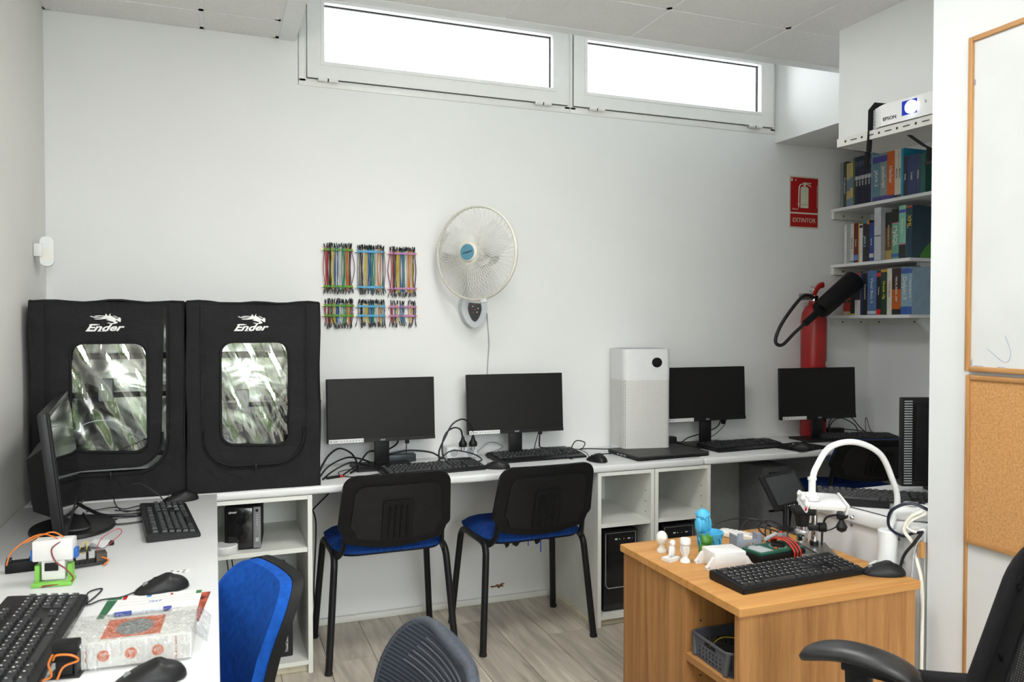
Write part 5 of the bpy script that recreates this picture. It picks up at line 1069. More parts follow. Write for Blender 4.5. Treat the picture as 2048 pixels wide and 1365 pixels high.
MB().lathe([(0, 0), (.016, 0), (.017, .008), (.010, .018), (.012, .026)], 14).sph((0, 0, .044), (.019, .018, .024)).build('head', m_cream, r, 60); MB().sph((-.006, -.015, .046), (.005, .004, .005), 8, 6).sph((.007, -.015, .046), (.005, .004, .005), 8, 6).build('eye', m_cream, r, 60)
# white enclosure with mounting ears
r = root('enclosure_box', (1.437, 1.978, DZ), -6, 'white printed enclosure box with four screw ears', 'enclosure')
MB().bev(-.052, -.042, 0, .052, .042, .050, .004).build('body', m_white2, r)
for sx_ in (-1, 1):
    for sy in (-1, 1):
        pr = AX((sx_, 0, 0), (0, 0, 1), (sx_*.051, sy*.034, 0)); e_ = MB().plate([(0, 0), (.026, 0), (.027, .008), (.020, .014), (.006, .034), (0, .036)], [], -.006, .006, pr).build('ear', m_white2, r, 0)
        MB().cyl((sx_*.070, sy*.034-.0066, .007), (sx_*.070, sy*.034+.0066, .007), .0028, n=8).build('screw_hole', m_lgrey, e_)
# grey bracket
r = root('printed_bracket', (1.612, 2.082, DZ), -8, 'grey printed U-shaped bracket behind the multimeter', 'bracket'); m_bkt = mat('blue_grey_print', (.28, .33, .40), .5, nz=.03)
MB().plate([(-.042, 0), (.042, 0), (.042, .05), (.026, .05), (.026, .032), (-.024, .032), (-.024, .054), (-.042, .054)], [[(-.016, .016), (-.004, .016), (-.004, .021), (-.016, .021)], [(.002, .016), (.012, .016), (.012, .022), (.002, .022)]], -.003, .003, AX((1, 0, 0), (0, 0, 1))).build('plate', m_bkt, r, 0)
for s_ in (-1, 1): MB().box(s_*.042-.003, 0, 0, s_*.042+.003, .05, .045).build('cheek', m_bkt, r, 0)
# multimeter with leads
r = root('multimeter', (1.625, 1.985, DZ), 8, 'dark green digital multimeter with red and black leads wound round it', 'multimeter'); m_mm = mat('multimeter_green', (.012, .09, .055), .4, nz=.05)
MB().bev(-.098, -.046, 0, .098, .046, .028, .006).build('case', m_black2, r); MB().plate(rrect(.186, .084, .008), [], .028, .034).build('face_plate', m_mm, r, 40)
MB().box(-.082, -.030, .034, -.030, .026, .0352).build('display', m_lgrey, r, 0); MB().cyl((.022, 0, .034), (.022, 0, .041), .021, n=20).build('range_dial', m_black, r); MB().bev(-.008, -.020, .034, .000, -.012, .037, .001).build('hold_button', mat('orange_button', (.6, .09, .01), .4), r)
dm = MB()
for i in range(20): a = R(18*i); dm.cb((.022+.026*math.cos(a), .026*math.sin(a), .0345), (.002, .002, .0012))
dm.build('dial_marks', m_txtw, r, 0); text('model_print', 'DIGITAL', .008, m_txtw, TR((-.055, .034, .0345)), r)
m_lred = mat('red_lead', (.55, .03, .015), .4)
for i, (x, m_) in enumerate(((.040, m_lred), (.046, m_cord), (.053, m_lred), (.060, m_cord), (.067, m_lred))):
    MB().tube(smooth_path([(x, -.050, .004), (x-.004, -.052, .028), (x-.008, -.030, .050), (x-.012, .0, .056), (x-.008, .035, .046), (x, .052, .02)], 5), .0028, 6).build('test_lead', m_, r, 60)
q = MB().tube([(-.01, .02, .055), (.05, .035, .060)], .006, 8).build('probe', m_lgrey, r, 60); MB().tube([(.052, .02, .060), (.085, .028, .052)], .008, 8).build('probe', m_grey, r, 60); MB().cyl((.056, .0205, .0675), (.062, .0225, .0665), .004, n=8).build('probe_dot', m_lred, r)
# white remote
r = root('remote_control', (1.668, 2.205, DZ), -62, 'white remote control lying behind the owl pot', 'remote'); MB().bev(-.075, -.024, 0, .075, .024, .020, .005, 3).build('case', m_cream, r)
for i in range(5):
    for j in range(3): MB().bev(-.055+i*.016, -.014+j*.011, .020, -.045+i*.016, -.007+j*.011, .0225, .001, 1).build('button', m_white, r)
MB().box(.035, -.014, .0201, .06, .014, .0208).build('display', m_lgrey, r, 0)
# digital microscope: screen, stand, lamps
r = root('digital_microscope', (1.775, 1.985, DZ), -28, 'digital microscope on a steel base plate with two gooseneck lamps', 'microscope')
MB().bev(-.062, -.075, .006, .062, .075, .014, .001, 1).build('base_plate', m_steel, r)
for a, c in ((-.05, -.06), (.05, -.06), (-.05, .06), (.05, .06)): MB().cyl((a, c, 0), (a, c, .006), .007, n=10).build('foot', m_rubber, r)
MB().cyl((.02, .045, .014), (.02, .045, .160), .010, n=16).build('pole', m_chrome, r); MB().cyl((.02, .045, .014), (.02, .045, .026), .014, n=16).build('pole_collar', m_black, r)
MB().bev(-.022, .035, .060, .034, .056, .082, .003).build('focus_clamp', m_black, r); MB().cyl((.034, .045, .071), (.056, .045, .071), .015, n=18).build('focus_knob', m_black2, r)
MB().lathe([(0, .030), (.013, .030), (.017, .036), (.017, .058), (.020, .060), (.020, .070), (.018, .072), (.018, .085), (.0, .085)], 22, TR((-.025, .015, 0))).build('objective', m_chrome, r, 40)
MB().lathe([(.0205, .058), (.0215, .060), (.0215, .067), (.0205, .069)], 22, TR((-.025, .015, 0))).build('clamp_ring', m_silver, r, 40)
MB().lathe([(.0, .080), (.019, .082), (.022, .10), (.024, .118), (.026, .135), (0, .137)], 22, TR((-.025, .015, 0))).build('camera_body', m_black, r, 40); MB().bev(-.055, -.012, .120, .012, .045, .142, .004).build('sensor_head', m_black2, r)
for i, pt in enumerate(([(.045, .05, .014), (.047, .05, .06), (.055, .045, .10), (.080, .02, .118), (.110, -.005, .120)], [(.045, .05, .06), (.07, .05, .062), (.095, .035, .085), (.105, .02, .12), (.090, .01, .135)])):
    MB().tube(smooth_path(pt, 6), .0036 if i == 0 else .0022, 7).build('gooseneck', m_cord, r, 60)
    e_ = Vector(pt[-1])
l_ = MB().lathe([(0, 0), (.007, .0), (.016, .016), (.016, .028), (.013, .028), (.012, .022), (0, .022)], 18, AX((0, 0, 1), (.75, .66, 0), (.108, -.002, .120))).build('lamp_head', m_black, r, 40); MB().sph((.108+.018*.66, -.002-.018*.75, .120), .008, 10, 8).build('lamp_lens', m_chrome, l_, 60)
MB().lathe([(0, 0), (.005, .0), (.018, .024), (.014, .036), (0, .044)], 18, AX((1, 0, 0), (0, -1, 0), (.095, .01, .108))).build('lamp_head', m_black, r, 40)
r = root('tablet_screen', (1.945, 2.262, DZ), 16, 'black tablet-like display tilted on a stand behind the microscope', 'display'); T = TR((0, 0, .07), (-33, 0, 0))
MB(T).bev(-.105, -.006, 0, .105, .010, .135, .005).build('housing', m_black, r); MB(T).box(-.088, -.0068, .018, .088, -.0058, .122).build('screen', mat('grey_glass_screen', (.035, .036, .038), .15), r, 0)
for i in range(4): MB(T).box(-.045+i*.014, -.0068, .007, -.040+i*.014, -.0058, .010).build('button_mark', m_txtw, r, 0)
MB().tube([(-.055, .0, .085), (-.058, -.002, .04), (-.06, -.004, .012)], .008, 8).build('stand_arm', m_black, r, 60); MB().lathe([(0, 0), (.028, 0), (.028, .006), (.01, .012), (0, .012)], 20, TR((-.06, -.004, 0))).build('stand_foot', m_black, r, 40)
# gooseneck phone holder
r = root('phone_holder', (1.888, 1.79, DZ), 0, 'white gooseneck phone holder arching over the beech desk', 'phone holder')
MB().lathe([(0, 0), (.028, 0), (.028, .108), (.024, .112), (0, .112)], 24).build('base_post', m_white, r, 40)
MB().plate([(-.075, -.012), (-.02, -.03), (.02, -.03), (.02, .03), (-.02, .03), (-.06, .012)], [], -.0, .012).build('desk_clamp', m_white, r, 0)
MB().tube(smooth_path([(.0, 0, .105), (.020, 0, .134), (.037, 0, .20), (.016, 0, .262), (-.034, 0, .342), (-.130, 0, .382), (-.222, 0, .372), (-.272, 0, .316), (-.286, 0, .28)], 8), .0088, 12).build('gooseneck', m_white, r, 60)
MB().cyl((-.286, 0, .286), (-.286, 0, .244), .010, n=16).cyl((-.286, 0, .282), (-.286, 0, .289), .0125, n=16).build('neck_socket', m_white, r); MB().lathe([(0, .222), (.018, .224), (.020, .236), (.014, .246), (0, .248)], 12, TR((-.286, 0, 0))).build('ball_nut', m_white, r, 30)
Th = TR((-.254, .0, .222), (16, 4, -20)) @ Matrix.Diagonal((.72, .72, .8, 1))
MB(Th).bev(-.062, -.055, -.016, .082, .055, .004, .004).build('clamp_plate', m_white, r)
for sx_ in (-1, 1): MB(Th).plate([(-.05, -.03), (.05, -.03), (.055, .01), (-.055, .01)], [[(-.02, -.02), (.02, -.02), (.02, -.008), (-.02, -.008)]], 0, .008, AX((0, 1, 0), (0, 0, 1), (.086 if sx_ > 0 else -.074, 0, -.002))).build('jaw', m_white, r, 0)
for j in range(3): MB(Th).sph((-.070, -.045+j*.045, -.002), (.010, .014, .012), 12, 8).build('jaw_knob', m_white, r, 60)
MB(Th).sph((-.074, -.050, -.018), (.004, .007, .008), 10, 8).build('red_pad', mat('red_rubber_pad', (.4, .01, .03), .5), r, 60)
# basket on the beech shelf
r = root('storage_basket', (1.405, 1.812, .4346), -2, 'dark grey plastic basket with yellow wire on the beech shelf', 'basket'); m_bk = mat('slate_basket', (.065, .072, .085), .5, nz=.04)
bw_, bd_, bh = .13, .090, .064
lw_ = [(-bw_, -bd_), (bw_, -bd_), (bw_, bd_), (-bw_, bd_)]
MB().plate(rrect(2*bw_, 2*bd_, .02), [], 0, .003).build('bottom', m_bk, r, 40)
hs = [[(x_-.004, z_-.004), (x_+.004, z_-.004), (x_+.004, z_+.004), (x_-.004, z_+.004)] for x_ in [-.10+.0165*i for i in range(13)] for z_ in (.010, .022, .034)]
for y_ in (-bd_, bd_-.003): MB().plate([(-bw_+.016, .003), (bw_-.016, .003), (bw_-.014, bh), (-bw_+.014, bh)], hs, 0, .003, AX((1, 0, 0), (0, 0, 1), (0, y_+.003, 0))).build('long_side', m_bk, r, 0)
hs2 = [[(x_-.004, z_-.004), (x_+.004, z_-.004), (x_+.004, z_+.004), (x_-.004, z_+.004)] for x_ in [-.05+.0165*i for i in range(7)] for z_ in (.010, .022, .034)]+[[(-.03, .044), (.03, .044), (.026, .057), (-.026, .057)]]
for x_ in (-bw_+.003, bw_): MB().plate([(-bd_+.016, .003), (bd_-.016, .003), (bd_-.014, bh), (-bd_+.014, bh)], hs2, 0, .003, AX((0, 1, 0), (0, 0, 1), (x_-.003, 0, 0))).build('short_side', m_bk, r, 0)
for sx_ in (-1, 1):
    for sy in (-1, 1): MB().tube([(sx_*(bw_-.016+.0145*math.cos(R(a))), sy*(bd_-.016+.0145*math.sin(R(a))), .003) for a in (0,)]+[(sx_*(bw_-.006), sy*(bd_-.006), bh)], .0085, 8).build('corner', m_bk, r, 60)
MB().tube([(x_, y_, bh) for x_, y_ in rrect(2*bw_+.002, 2*bd_+.002, .022)], .004, 6, closed=True).build('rim', m_bk, r, 60)
cable('thin yellow wire looping out of the grey basket', [(1.312, 1.87, .46), (1.330, 1.83, .50), (1.36, 1.75, .515), (1.40, 1.72, .505), (1.42, 1.71, .512), (1.47, 1.70, .50)], .0012, mat('yellow_wire', (.6, .42, .02), .4), name='wire', cat='wire')
# ============================================================ things on the left desk
r = root('servo_robot', (-.372, 2.20, Z), -6, 'small robot with white head box, green legs and orange wires', 'robot'); m_lime = mat('lime_green_print', (.20, .52, .08), .5, nz=.05)
MB().bev(-.044, -.022, .060, .044, .022, .110, .003).build('head_box', m_white2, r); MB().bev(-.026, -.016, .012, .026, .016, .060, .003).build('torso', m_white2, r)
for s_ in (-1, 1): MB().plate([(-.024, 0), (.024, 0), (.024, .008), (.010, .012), (.010, .048), (-.014, .048), (-.014, .012), (-.024, .008)], [], -.005, .005, AX((0, 1, 0), (0, 0, 1), (s_*.036, 0, 0))).build('leg', m_lime, r, 0)
MB().bev(-.044, -.034, 0, .044, -.014, .010, .002).build('foot_bar', m_lime, r); MB().bev(-.018, -.020, .035, .012, -.0155, .055, .001).build('servo', m_black, r); MB().bev(-.052, -.01, .06, -.043, .012, .085, .002).bev(.043, -.01, .06, .052, .012, .085, .002).build('servo_blue', mat('servo_blue', (.02, .12, .45), .4), r)
m_or = mat('orange_wire', (.62, .17, .02), .5); m_bw = mat('maroon_wire', (.20, .03, .03), .5)
for i, pt in enumerate(([(.01, -.01, .112), (-.02, -.012, .125), (-.05, -.02, .118), (-.085, -.03, .09), (-.095, -.035, .06)], [(.02, -.0, .112), (.0, -.01, .128), (-.03, -.01, .121), (-.06, -.02, .108)], [(.02, -.02, .108), (.0, -.026, .09), (.01, -.03, .06), (.035, -.035, .04), (.045, -.03, .01), (-.02, -.036, .003)])):
    MB().tube(smooth_path(pt, 6), .0018, 6).build('servo_wire', m_or if i < 2 else m_bw, r, 60)
r = root('servo_motor', (-.470, 2.335, Z), 6, 'black servo block left of the small robot', 'servo'); MB().bev(-.036, -.014, 0, .036, .014, .028, .002).build('case', m_black2, r); MB().bev(-.034, -.012, .028, -.022, .012, .036, .001).build('horn', m_black, r); MB().bev(.016, -.010, .028, .032, .010, .034, .001).build('horn', m_black, r)
r = root('controller_board', (-.318, 2.335, Z), 14, 'stack of black circuit boards with jumper wires by the robot', 'circuit board'); m_pcb = mat('dark_pcb', (.02, .022, .018), .4, nz=.3, ns=120)
MB().box(-.045, -.026, .006, .045, .026, .009).build('board', m_pcb, r, 0); MB().box(-.045, -.02, .04, .005, .022, .043).build('upper_board', m_pcb, r, 0)
for a, c in ((-.04, -.02), (.04, -.02), (-.04, .02), (.04, .02)): MB().cyl((a, c, 0), (a, c, .006), .003, n=8).build('standoff', m_silver, r)
for x_ in (-.03, .0): MB().box(x_-.003, .012, .009, x_+.003, .018, .04).build('header_pin', m_black, r, 0)
MB().box(.018, -.02, .009, .043, .02, .030).build('terminal_block', mat('brown_terminal', (.06, .045, .035), .5), r, 0)
for i in range(4): MB().box(-.035+i*.013, -.018, .009, -.028+i*.013, -.010, .014).build('chip', m_black, r, 0)
MB().tube(smooth_path([(.02, .01, .03), (.035, .02, .06), (.075, .03, .078), (.085, .03, .065), (.05, .015, .04)], 6), .0012, 5).build('red_jumper', m_wires['red'], r, 60); MB().tube(smooth_path([(-.02, 0, .043), (-.01, 0, .06), (.0, .0, .058), (-.01, -.01, .035), (-.03, -.012, .043)], 6), .0012, 5).build('yellow_jumper', m_wires['yellow'], r, 60); MB().tube(smooth_path([(.03, -.02, .02), (.045, -.03, .012), (.03, -.045, .004)], 6), .002, 6).build('orange_jumper', m_or, r, 60)
tag(MB().bev(-.290, 2.515, Z, -.276, 2.528, Z+.012, .001, 1).build('dice_block', m_black), 'tiny black cube standing alone on the left desk', 'cube')
r = root('crumpled_tape', (-.318, 2.50, Z), 20, 'scrap of clear packing tape beside the monitor foot', 'tape'); MB().grid(lambda u, v: (-.03+.06*u, -.02+.04*v, .012+.010*math.sin(u*7+v*4)), 8, 6).build('scrap', mat('frosted_tape', (.62, .63, .62), .25), r, 60)
r = root('dot_card', (-.092, 2.185, Z), -8, 'small white card printed with black dots', 'card'); MB().box(-.028, -.016, 0, .028, .016, .0006).build('card', m_paper, r, 0)
q = MB()
for a, c in ((-.016, .008), (-.016, -.008), (0, 0), (.014, .008), (.014, -.008)): q.lathe([(0, 0), (.004, 0), (0, .0002)], 12, TR((a, c, .0007)))
q.build('dots', m_txtd, r, 0)
# leaflets, pen, bubble-wrapped box
r = root('leaflet', (-.135, 1.925, Z), -4, 'white printed leaflet with coloured logos under the pen', 'leaflet'); MB().box(-.105, -.085, .002, .098, .092, .003).build('sheet', m_paper, r, 0)
MB().box(-.1045, .070, .003, -.075, .090, .0033).build('green_corner', mat('dark_green_print', (.02, .12, .05), .5), r, 0); MB().box(-.073, .066, .003, -.064, .090, .0033).build('red_flag', m_redp, r, 0); MB().box(-.022, .072, .003, -.012, .090, .0033).build('blue_flag', mat('blue_print', (.04, .2, .5), .5), r, 0); MB().box(.085, .066, .003, .097, .088, .0033).build('green_stamp', mat('mid_green_print', (.04, .2, .06), .5), r, 0)
MB().add([(-.1045, -.084, .0031), (-.092, -.084, .0031), (-.082, .068, .0031), (-.1045, .068, .0031)], [(0, 1, 2, 3)]).build('green_edge', mat('dark_green_print', (.02, .12, .05)), r, 0); l_ = MB()
for z_ in (.064, .045, .026): l_.box(-.075, z_-.0005, .003, .085, z_+.0005, .0032)
l_.build('ruled_lines', m_lgrey, r, 0); text('handwriting', 'MAF', .014, mat('blue_ink', (.15, .18, .45), .6), TR((.0, .036, .0032)), r, .2); MB().cyl((.030, .082, .0031), (.034, .072, .0031), .0014, n=6).cyl((.034, .082, .0031), (.030, .072, .0031), .0014, n=6).build('red_cross', m_redp, r)
r = root('brochure', (-.128, 1.905, Z), -7, 'red and orange brochure peeking out beneath the leaflet', 'brochure'); MB().box(-.10, -.09, 0, .104, .098, .0018).build('sheet', mat('brick_red_print', (.32, .06, .03), .5, nz=.5, ns=60), r, 0)
r = root('ballpoint_pen', (-.155, 1.882, Z+.0035), 2, 'clear ballpoint pen with blue grip and cap', 'pen'); P = lambda a: (a, 0, .0055)
MB().cyl(P(-.060), P(.045), .0032, n=10).build('barrel', mat('clear_pen_barrel', (.6, .66, .75), .2), r); MB().cyl(P(-.052), P(-.018), .0052, n=12).build('grip', mat('pen_blue', (.01, .05, .35), .5), r); MB().cyl(P(.045), P(.062), .005, n=12).build('cap', mat('pen_dark_blue', (.02, .03, .25), .3), r); MB().cyl(P(-.072), P(-.052), .0006, .004, n=10).build('tip', m_silver, r)
r = root('wrapped_box', (-.146, 1.682, Z), -3, 'bubble-wrapped white box with orange round icons', 'box'); m_bub = film_mat('bubble_wrap_film', 60, .8, .30, (.9, .9, .9))
MB().bev(-.105, -.075, .004, .105, .06, .050, .002).build('carton', m_paper, r)
m_og = mat('orange_print', (.62, .12, .03), .5, nz=.08)
MB().box(-.055, -.055, .0501, .048, .045, .0504).build('orange_panel', m_og, r, 0); MB().sph((-.002, -.005, .0505), (.034, .042, .0012), 16, 6).build('grey_picture', m_grey, r, 60)
for i in range(3):
    x_ = -.046+i*.046; ic = MB().cyl((x_, -.0752, .026), (x_, -.0757, .026), .0105, n=20).build('round_icon', m_og, r)
    for q_ in (.003, .0055, .008): MB().tube([(x_+q_*math.cos(R(a)), -.0760, .023+q_*math.sin(R(a))) for a in (50, 70, 90, 110, 130)], .0005, 4).build('icon_wave', m_paper, ic, 60)
text('side_print', 'MADE IN CHINA', .006, m_og, AX((0, 0, 1), (-1, 0, 0), (.078, -.0753, .027)), r); text('side_print', 'smart kit', .006, m_og, AX((0, 0, 1), (-1, 0, 0), (-.076, -.0753, .027)), r)
MB().grid(lambda u, v: (-.122+.255*u, -.076+.148*v, .0535+.002*math.sin(u*33)*math.sin(v*25)-.04*max(0, u-.9)*6), 34, 22).build('bubble_wrap', m_bub, r, 60); MB().grid(lambda u, v: (-.122+.225*u, -.078-.002*math.sin(u*30), .003+.0495*v), 34, 6).build('bubble_wrap', m_bub, r, 60)
r = root('servo_bracket', (-.253, 1.612, Z), -8, 'black servo bracket with orange leads beside the near keyboard', 'servo'); MB().bev(-.024, -.016, .028, .018, .016, .062, .003).build('servo_case', m_black2, r); MB().bev(-.030, -.02, 0, .024, .02, .004, .001).build('bracket', m_black, r); MB().box(.016, -.02, .004, .020, .02, .045).build('bracket_wall', m_black, r, 0); MB().box(-.018, -.012, .004, .01, .012, .028).build('lower_servo', m_black, r, 0)
for pt in ([(-.02, -.018, .035), (-.012, -.024, .046), (.012, -.024, .044), (.022, -.02, .032), (.0, -.026, .025), (-.01, -.03, .004)], [(-.02, -.018, .046), (-.026, -.022, .03), (-.02, -.03, .01), (-.05, -.03, .003)]): MB().tube(smooth_path(pt, 6), .002, 6).build('servo_lead', m_or, r, 60)
# ============================================================ loose cables and plugs
c0 = 'black cable '
cable('thick black lead looping up between the right tent and first monitor', [(.40, 3.34, .745), (.43, 3.42, .775), (.47, 3.50, .805), (.52, 3.53, .825), (.57, 3.50, .80), (.58, 3.42, .755), (.54, 3.36, .745)], .0045)
cable('black lead arching low beside the tent pocket', [(.40, 3.30, .745), (.45, 3.36, .78), (.53, 3.42, .80), (.60, 3.50, .78), (.66, 3.56, .75)], .004)
cable('black lead lying in the heap left of the first monitor foot', [(.41, 3.26, .745), (.47, 3.34, .765), (.54, 3.38, .785), (.59, 3.42, .77), (.64, 3.45, .752)], .004)
cable('thin black lead curling before the first monitor foot', [(.66, 3.30, .744), (.56, 3.27, .744), (.50, 3.30, .744), (.49, 3.37, .748), (.54, 3.40, .752), (.57, 3.37, .75)], .002)
cable('black lead running behind the first monitor neck to the right', [(.50, 3.30, .75), (.58, 3.40, .775), (.66, 3.56, .80), (.74, 3.57, .78), (.84, 3.58, .79), (.95, 3.58, .775), (1.0, 3.55, .745)], .0042)
r = root('cable_plug', (.455, 3.285, Z), 20, 'black connector with red tip in the cable heap', 'plug'); MB().bev(-.03, -.006, 0, .03, .006, .010, .002).build('body', m_black, r); MB().bev(.030, -.006, .0, .045, .006, .010, .002).build('red_tip', mat('red_tab', (.5, .02, .02), .4), r)
cable('black video lead dropping from the first monitor', [(.78, 3.50, .865), (.775, 3.53, .83), (.74, 3.57, .80), (.70, 3.58, .79)], .004)
cable('thin adapter lead under the right half of the first monitor', [(.815, 3.485, .86), (.812, 3.49, .82), (.815, 3.49, .78), (.83, 3.47, .755)], .0025)
tag(MB().bev(.806, 3.48, .838, .824, 3.495, .866, .002).build('plug', m_black), 'small black plug under the first monitor edge', 'plug')
tag(MB().bev(.745, 3.56, Z, .875, 3.62, Z+.035, .004).build('power_adapter', mat('dark_teal_box', (.02, .035, .04), .4)), 'dark adapter box behind the first monitor foot', 'adapter')
# white socket strip with two schuko plugs between the monitors
r = root('socket_strip', (1.10, 3.60, Z), 0, 'white socket block with cables between the two first monitors', 'socket'); MB().bev(-.075, -.035, 0, .075, .035, .055, .006).build('body', m_white, r)
for x_ in (-.04, .04): MB().cyl((x_, -.0352, .028), (x_, -.037, .028), .019, n=18).build('outlet', m_lgrey, r)
for i, (x_, z_, lab, pth) in enumerate(((1.085, .825, 'left of two round black mains plugs above the socket block', [(1.085, 3.51, .85), (1.075, 3.51, .885), (1.04, 3.51, .895), (1.0, 3.50, .87), (.975, 3.47, .82), (.975, 3.43, .765), (1.02, 3.40, .75)]), (1.135, .825, 'right of two round black mains plugs above the socket block', [(1.135, 3.50, .85), (1.125, 3.50, .90), (1.085, 3.50, .935), (1.03, 3.49, .915), (.99, 3.47, .86), (.955, 3.45, .80), (.95, 3.42, .75)]))):
    q = root('mains_plug', (x_, 3.505, z_), 15, lab, 'plug', None); MB().lathe([(0, -.02), (.018, -.02), (.020, -.008), (.018, .0), (.010, .012), (.006, .03), (0, .03)], 18).build('body', m_black, q, 40); MB().cyl((-.007, 0, -.020), (-.007, 0, -.036), .0024, n=8).cyl((.007, 0, -.020), (.007, 0, -.036), .0024, n=8).build('pin', m_chrome, q); cable(None, [(p[0]-x_, p[1]-3.505, p[2]-z_) for p in pth], .0040, parent=q, name='cord'); q.rotation_euler = (0, 0, 0)
tag(MB().bev(.99, 3.40, Z, 1.10, 3.445, Z+.026, .004).build('power_adapter', m_black2), 'black power brick between the two first keyboards', 'adapter')
cable('black lead snaking past the power brick', [(.96, 3.5, .745), (1.03, 3.5, .79), (1.12, 3.48, .775), (1.16, 3.45, .75), (1.12, 3.41, .745)], .003)
cable('grey lead behind the second monitor', [(1.18, 3.62, .745), (1.26, 3.62, .80), (1.33, 3.63, .775), (1.28, 3.63, .75)], .002, m_lgrey)
cable('thin lead hanging from the second monitor', [(1.47, 3.50, .86), (1.455, 3.51, .80), (1.45, 3.52, .755)], .0022); cable('thick lead hanging from the second monitor', [(1.475, 3.50, .86), (1.48, 3.52, .80), (1.50, 3.55, .772), (1.56, 3.57, .764)], .0035)
tag(MB().bev(1.466, 3.492, .845, 1.484, 3.505, .872, .002).build('plug', m_black), 'small black plug under the second monitor edge', 'plug')
tag(MB().bev(1.53, 3.565, Z, 1.65, 3.595, Z+.024, .003).build('power_adapter', m_black), 'slim black adapter behind the second keyboard', 'adapter')
cable('black coil of lead between second keyboard and laptop', [(1.66, 3.55, .75), (1.70, 3.57, .79), (1.75, 3.57, .78), (1.72, 3.53, .76), (1.69, 3.50, .76), (1.72, 3.47, .765), (1.80, 3.46, .76), (1.86, 3.47, .755)], .0028)
cable('thin black lead plugged into the laptop side', [(1.68, 3.36, .745), (1.73, 3.38, .75), (1.79, 3.38, .75), (1.825, 3.385, .751)], .0026)
# alcove monitors
tag(MB().bev(2.225, 3.54, Z, 2.275, 3.59, Z+.045, .004).build('power_adapter', m_black), 'black cube adapter between the air purifier and monitor', 'adapter')
cable('black lead behind the monitor next to the air purifier', [(2.27, 3.53, .76), (2.31, 3.55, .755), (2.36, 3.56, .775), (2.46, 3.55, .80), (2.52, 3.53, .83), (2.53, 3.51, .875)], .0035); cable('thin lead under the monitor next to the air purifier', [(2.555, 3.50, .87), (2.55, 3.52, .83), (2.50, 3.54, .78), (2.44, 3.55, .76)], .0022)
tag(MB().bev(2.535, 3.505, .845, 2.553, 3.52, .872, .002).build('plug', m_black), 'small black plug below the monitor next to the air purifier', 'plug')
tag(MB().bev(3.30, 3.56, Z, 3.42, 3.61, Z+.035, .004).build('power_adapter', m_black), 'black power brick under the extinguisher monitor', 'adapter')
for i, (pt, lab) in enumerate((([(3.22, 3.46, .75), (3.24, 3.49, .82), (3.30, 3.50, .865), (3.40, 3.50, .85), (3.47, 3.50, .79), (3.52, 3.50, .75)], 'black lead arching right of the extinguisher monitor'), ([(3.25, 3.50, .75), (3.28, 3.52, .81), (3.36, 3.53, .84), (3.45, 3.52, .80), (3.46, 3.50, .752), (3.38, 3.47, .748), (3.28, 3.48, .75)], 'second black lead coiled right of the extinguisher monitor'), ([(3.20, 3.47, .86), (3.24, 3.52, .80), (3.32, 3.55, .78), (3.42, 3.55, .77), (3.54, 3.52, .755)], 'third black lead tangled under the extinguisher monitor'), ([(3.52, 3.50, .745), (3.535, 3.52, .82), (3.545, 3.52, .83), (3.57, 3.50, .75), (3.62, 3.40, .745)], 'thin black lead standing up near the alcove corner'))): cable(lab, pt, .003 if i < 3 else .002)
# left desk
cable('thick black lead bundle taped between monitor and keyboard', [(-.435, 2.98, .775), (-.40, 2.93, .765), (-.345, 2.87, .752), (-.29, 2.855, .750), (-.24, 2.86, .748), (-.185, 2.87, .750)], .0065)
cable('thin black cable looping on desk in front of left tent', [(-.41, 2.98, .745), (-.33, 3.0, .748), (-.29, 2.96, .748), (-.24, 2.99, .75), (-.23, 2.95, .746), (-.265, 2.93, .746), (-.32, 2.96, .746)], .0022)
cable('black cable curve below the taped bundle', [(-.30, 2.83, .745), (-.325, 2.79, .745), (-.29, 2.755, .745), (-.22, 2.77, .745), (-.19, 2.80, .746)], .0026)
cable('black cable knot near the wide monitor foot', [(-.42, 3.0, .78), (-.445, 2.95, .75), (-.40, 2.90, .745), (-.37, 2.86, .746), (-.41, 2.82, .746), (-.47, 2.86, .75), (-.44, 2.93, .752)], .0034)
cable('maroon wire at the left edge of the desk', [(-.60, 2.26, .745), (-.56, 2.24, .75), (-.545, 2.20, .746), (-.535, 2.16, .745)], .0018, m_bw, name='wire', cat='wire')
# under the desk
cable('black cable hanging behind the first chair', [(.56, 3.60, .70), (.48, 3.58, .62), (.40, 3.5, .57), (.365, 3.42, .55)], .0035); cable('black cable falling beside the left cabinet', [(.365, 3.40, .62), (.40, 3.45, .55), (.41, 3.5, .45), (.40, 3.5, .2), (.42, 3.55, .02)], .0035)
for i, (x_, s_) in enumerate(((.06, 0), (.04, 1))): cable('black cable %s at the bottom of the left cabinet' % ('tangle' if i else 'loop'), [(x_, 3.55, .40), (x_+.02, 3.45, .2), (x_-.01, 3.3, .12), (x_+.03, 3.25, .09), (x_-.02, 3.22, .075), (x_+.02, 3.2, .06)], .003)
# beech desk tangle
cable('black microscope cable looping on the beech desk', [(1.69, 2.24, .656), (1.74, 2.26, .69), (1.80, 2.24, .69), (1.76, 2.16, .665), (1.71, 2.12, .657), (1.75, 2.09, .66), (1.81, 2.14, .68), (1.79, 2.21, .70), (1.74, 2.2, .68), (1.73, 2.11, .66), (1.77, 2.04, .668)], .0028)
cable('second black cable coiled behind the microscope', [(1.55, 2.28, .66), (1.65, 2.26, .70), (1.74, 2.22, .705), (1.78, 2.12, .68), (1.74, 2.06, .66), (1.70, 2.1, .66), (1.76, 2.18, .69), (1.83, 2.16, .67)], .0028)
cable('black cable trailing over the steel base plate to the multimeter', [(1.70, 2.16, .70), (1.72, 2.07, .70), (1.735, 2.0, .68), (1.752, 1.94, .665), (1.745, 1.91, .656)], .0026)
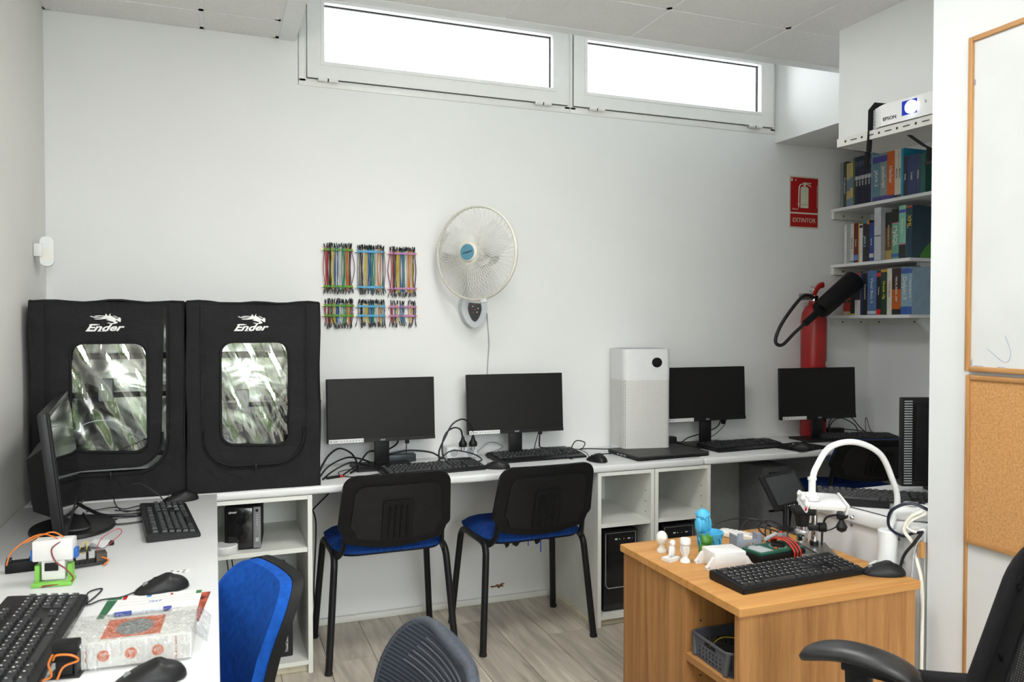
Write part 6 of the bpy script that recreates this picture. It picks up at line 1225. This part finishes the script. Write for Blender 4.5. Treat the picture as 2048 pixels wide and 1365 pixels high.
# power strip and leads on the alcove desk edge
r = root('power_strip', (1.985, 1.755, RZ+.0006), -40, 'white round-ended power strip on the alcove desk edge', 'power strip'); MB().cyl((-.075, 0, .026), (.12, 0, .026), .026, n=20).build('body', m_white, r); MB().cyl((-.076, 0, .026), (-.086, 0, .026), .022, n=20).build('end_cap', m_grey, r)
for x_ in (-.03, .03, .09): MB().lathe([(.0, 0), (.021, 0), (.021, .006), (.017, .006), (.016, .001)], 20, TR((x_, 0, .048))).build('outlet_ring', m_white, r, 40)
cable('thick dark blue lead looped over the desk edge', [(1.945, 1.685, .835), (1.90, 1.72, .855), (1.875, 1.765, .825), (1.878, 1.775, .775), (1.893, 1.74, .755), (1.90, 1.71, .77), (1.905, 1.68, .78)], .0048, mat('midnight_blue_lead', (.01, .013, .03), .4)); cable('dark lead running from the desk edge down behind the mouse', [(1.905, 1.682, .78), (1.895, 1.70, .745), (1.889, 1.735, .69), (1.886, 1.75, .6)], .0045)
cable('cream lead looped below the power strip', [(1.91, 1.685, .84), (1.893, 1.715, .815), (1.888, 1.73, .775), (1.90, 1.71, .74), (1.906, 1.70, .69), (1.910, 1.685, .60), (1.908, 1.684, .3), (1.908, 1.684, .01)], .0055, m_cream); cable('grey lead hanging beside the partition wall', [(1.908, 1.68, .77), (1.899, 1.695, .74), (1.895, 1.705, .68), (1.893, 1.712, .50), (1.893, 1.712, .01)], .0032, m_lgrey); cable('cream lead arc resting inside the dark loop', [(1.93, 1.69, .83), (1.90, 1.71, .81), (1.893, 1.725, .785), (1.90, 1.70, .775), (1.915, 1.685, .785)], .0045, m_cream)
r = root('wall_switch_box', (1.905, 1.684, .705), 0, 'small wooden block on the desk panel at the partition edge', 'block'); MB().bev(-.008, -.008, 0, .008, .006, .045, .001, 1).build('block', m_pine, r)
cable('thin black cord along the alcove desk nosing', [(1.91, 2.05, .789), (1.93, 1.9, .787), (1.935, 1.82, .787), (1.945, 1.80, .789)], .0014)
# added fill panels in the ceiling, out of view
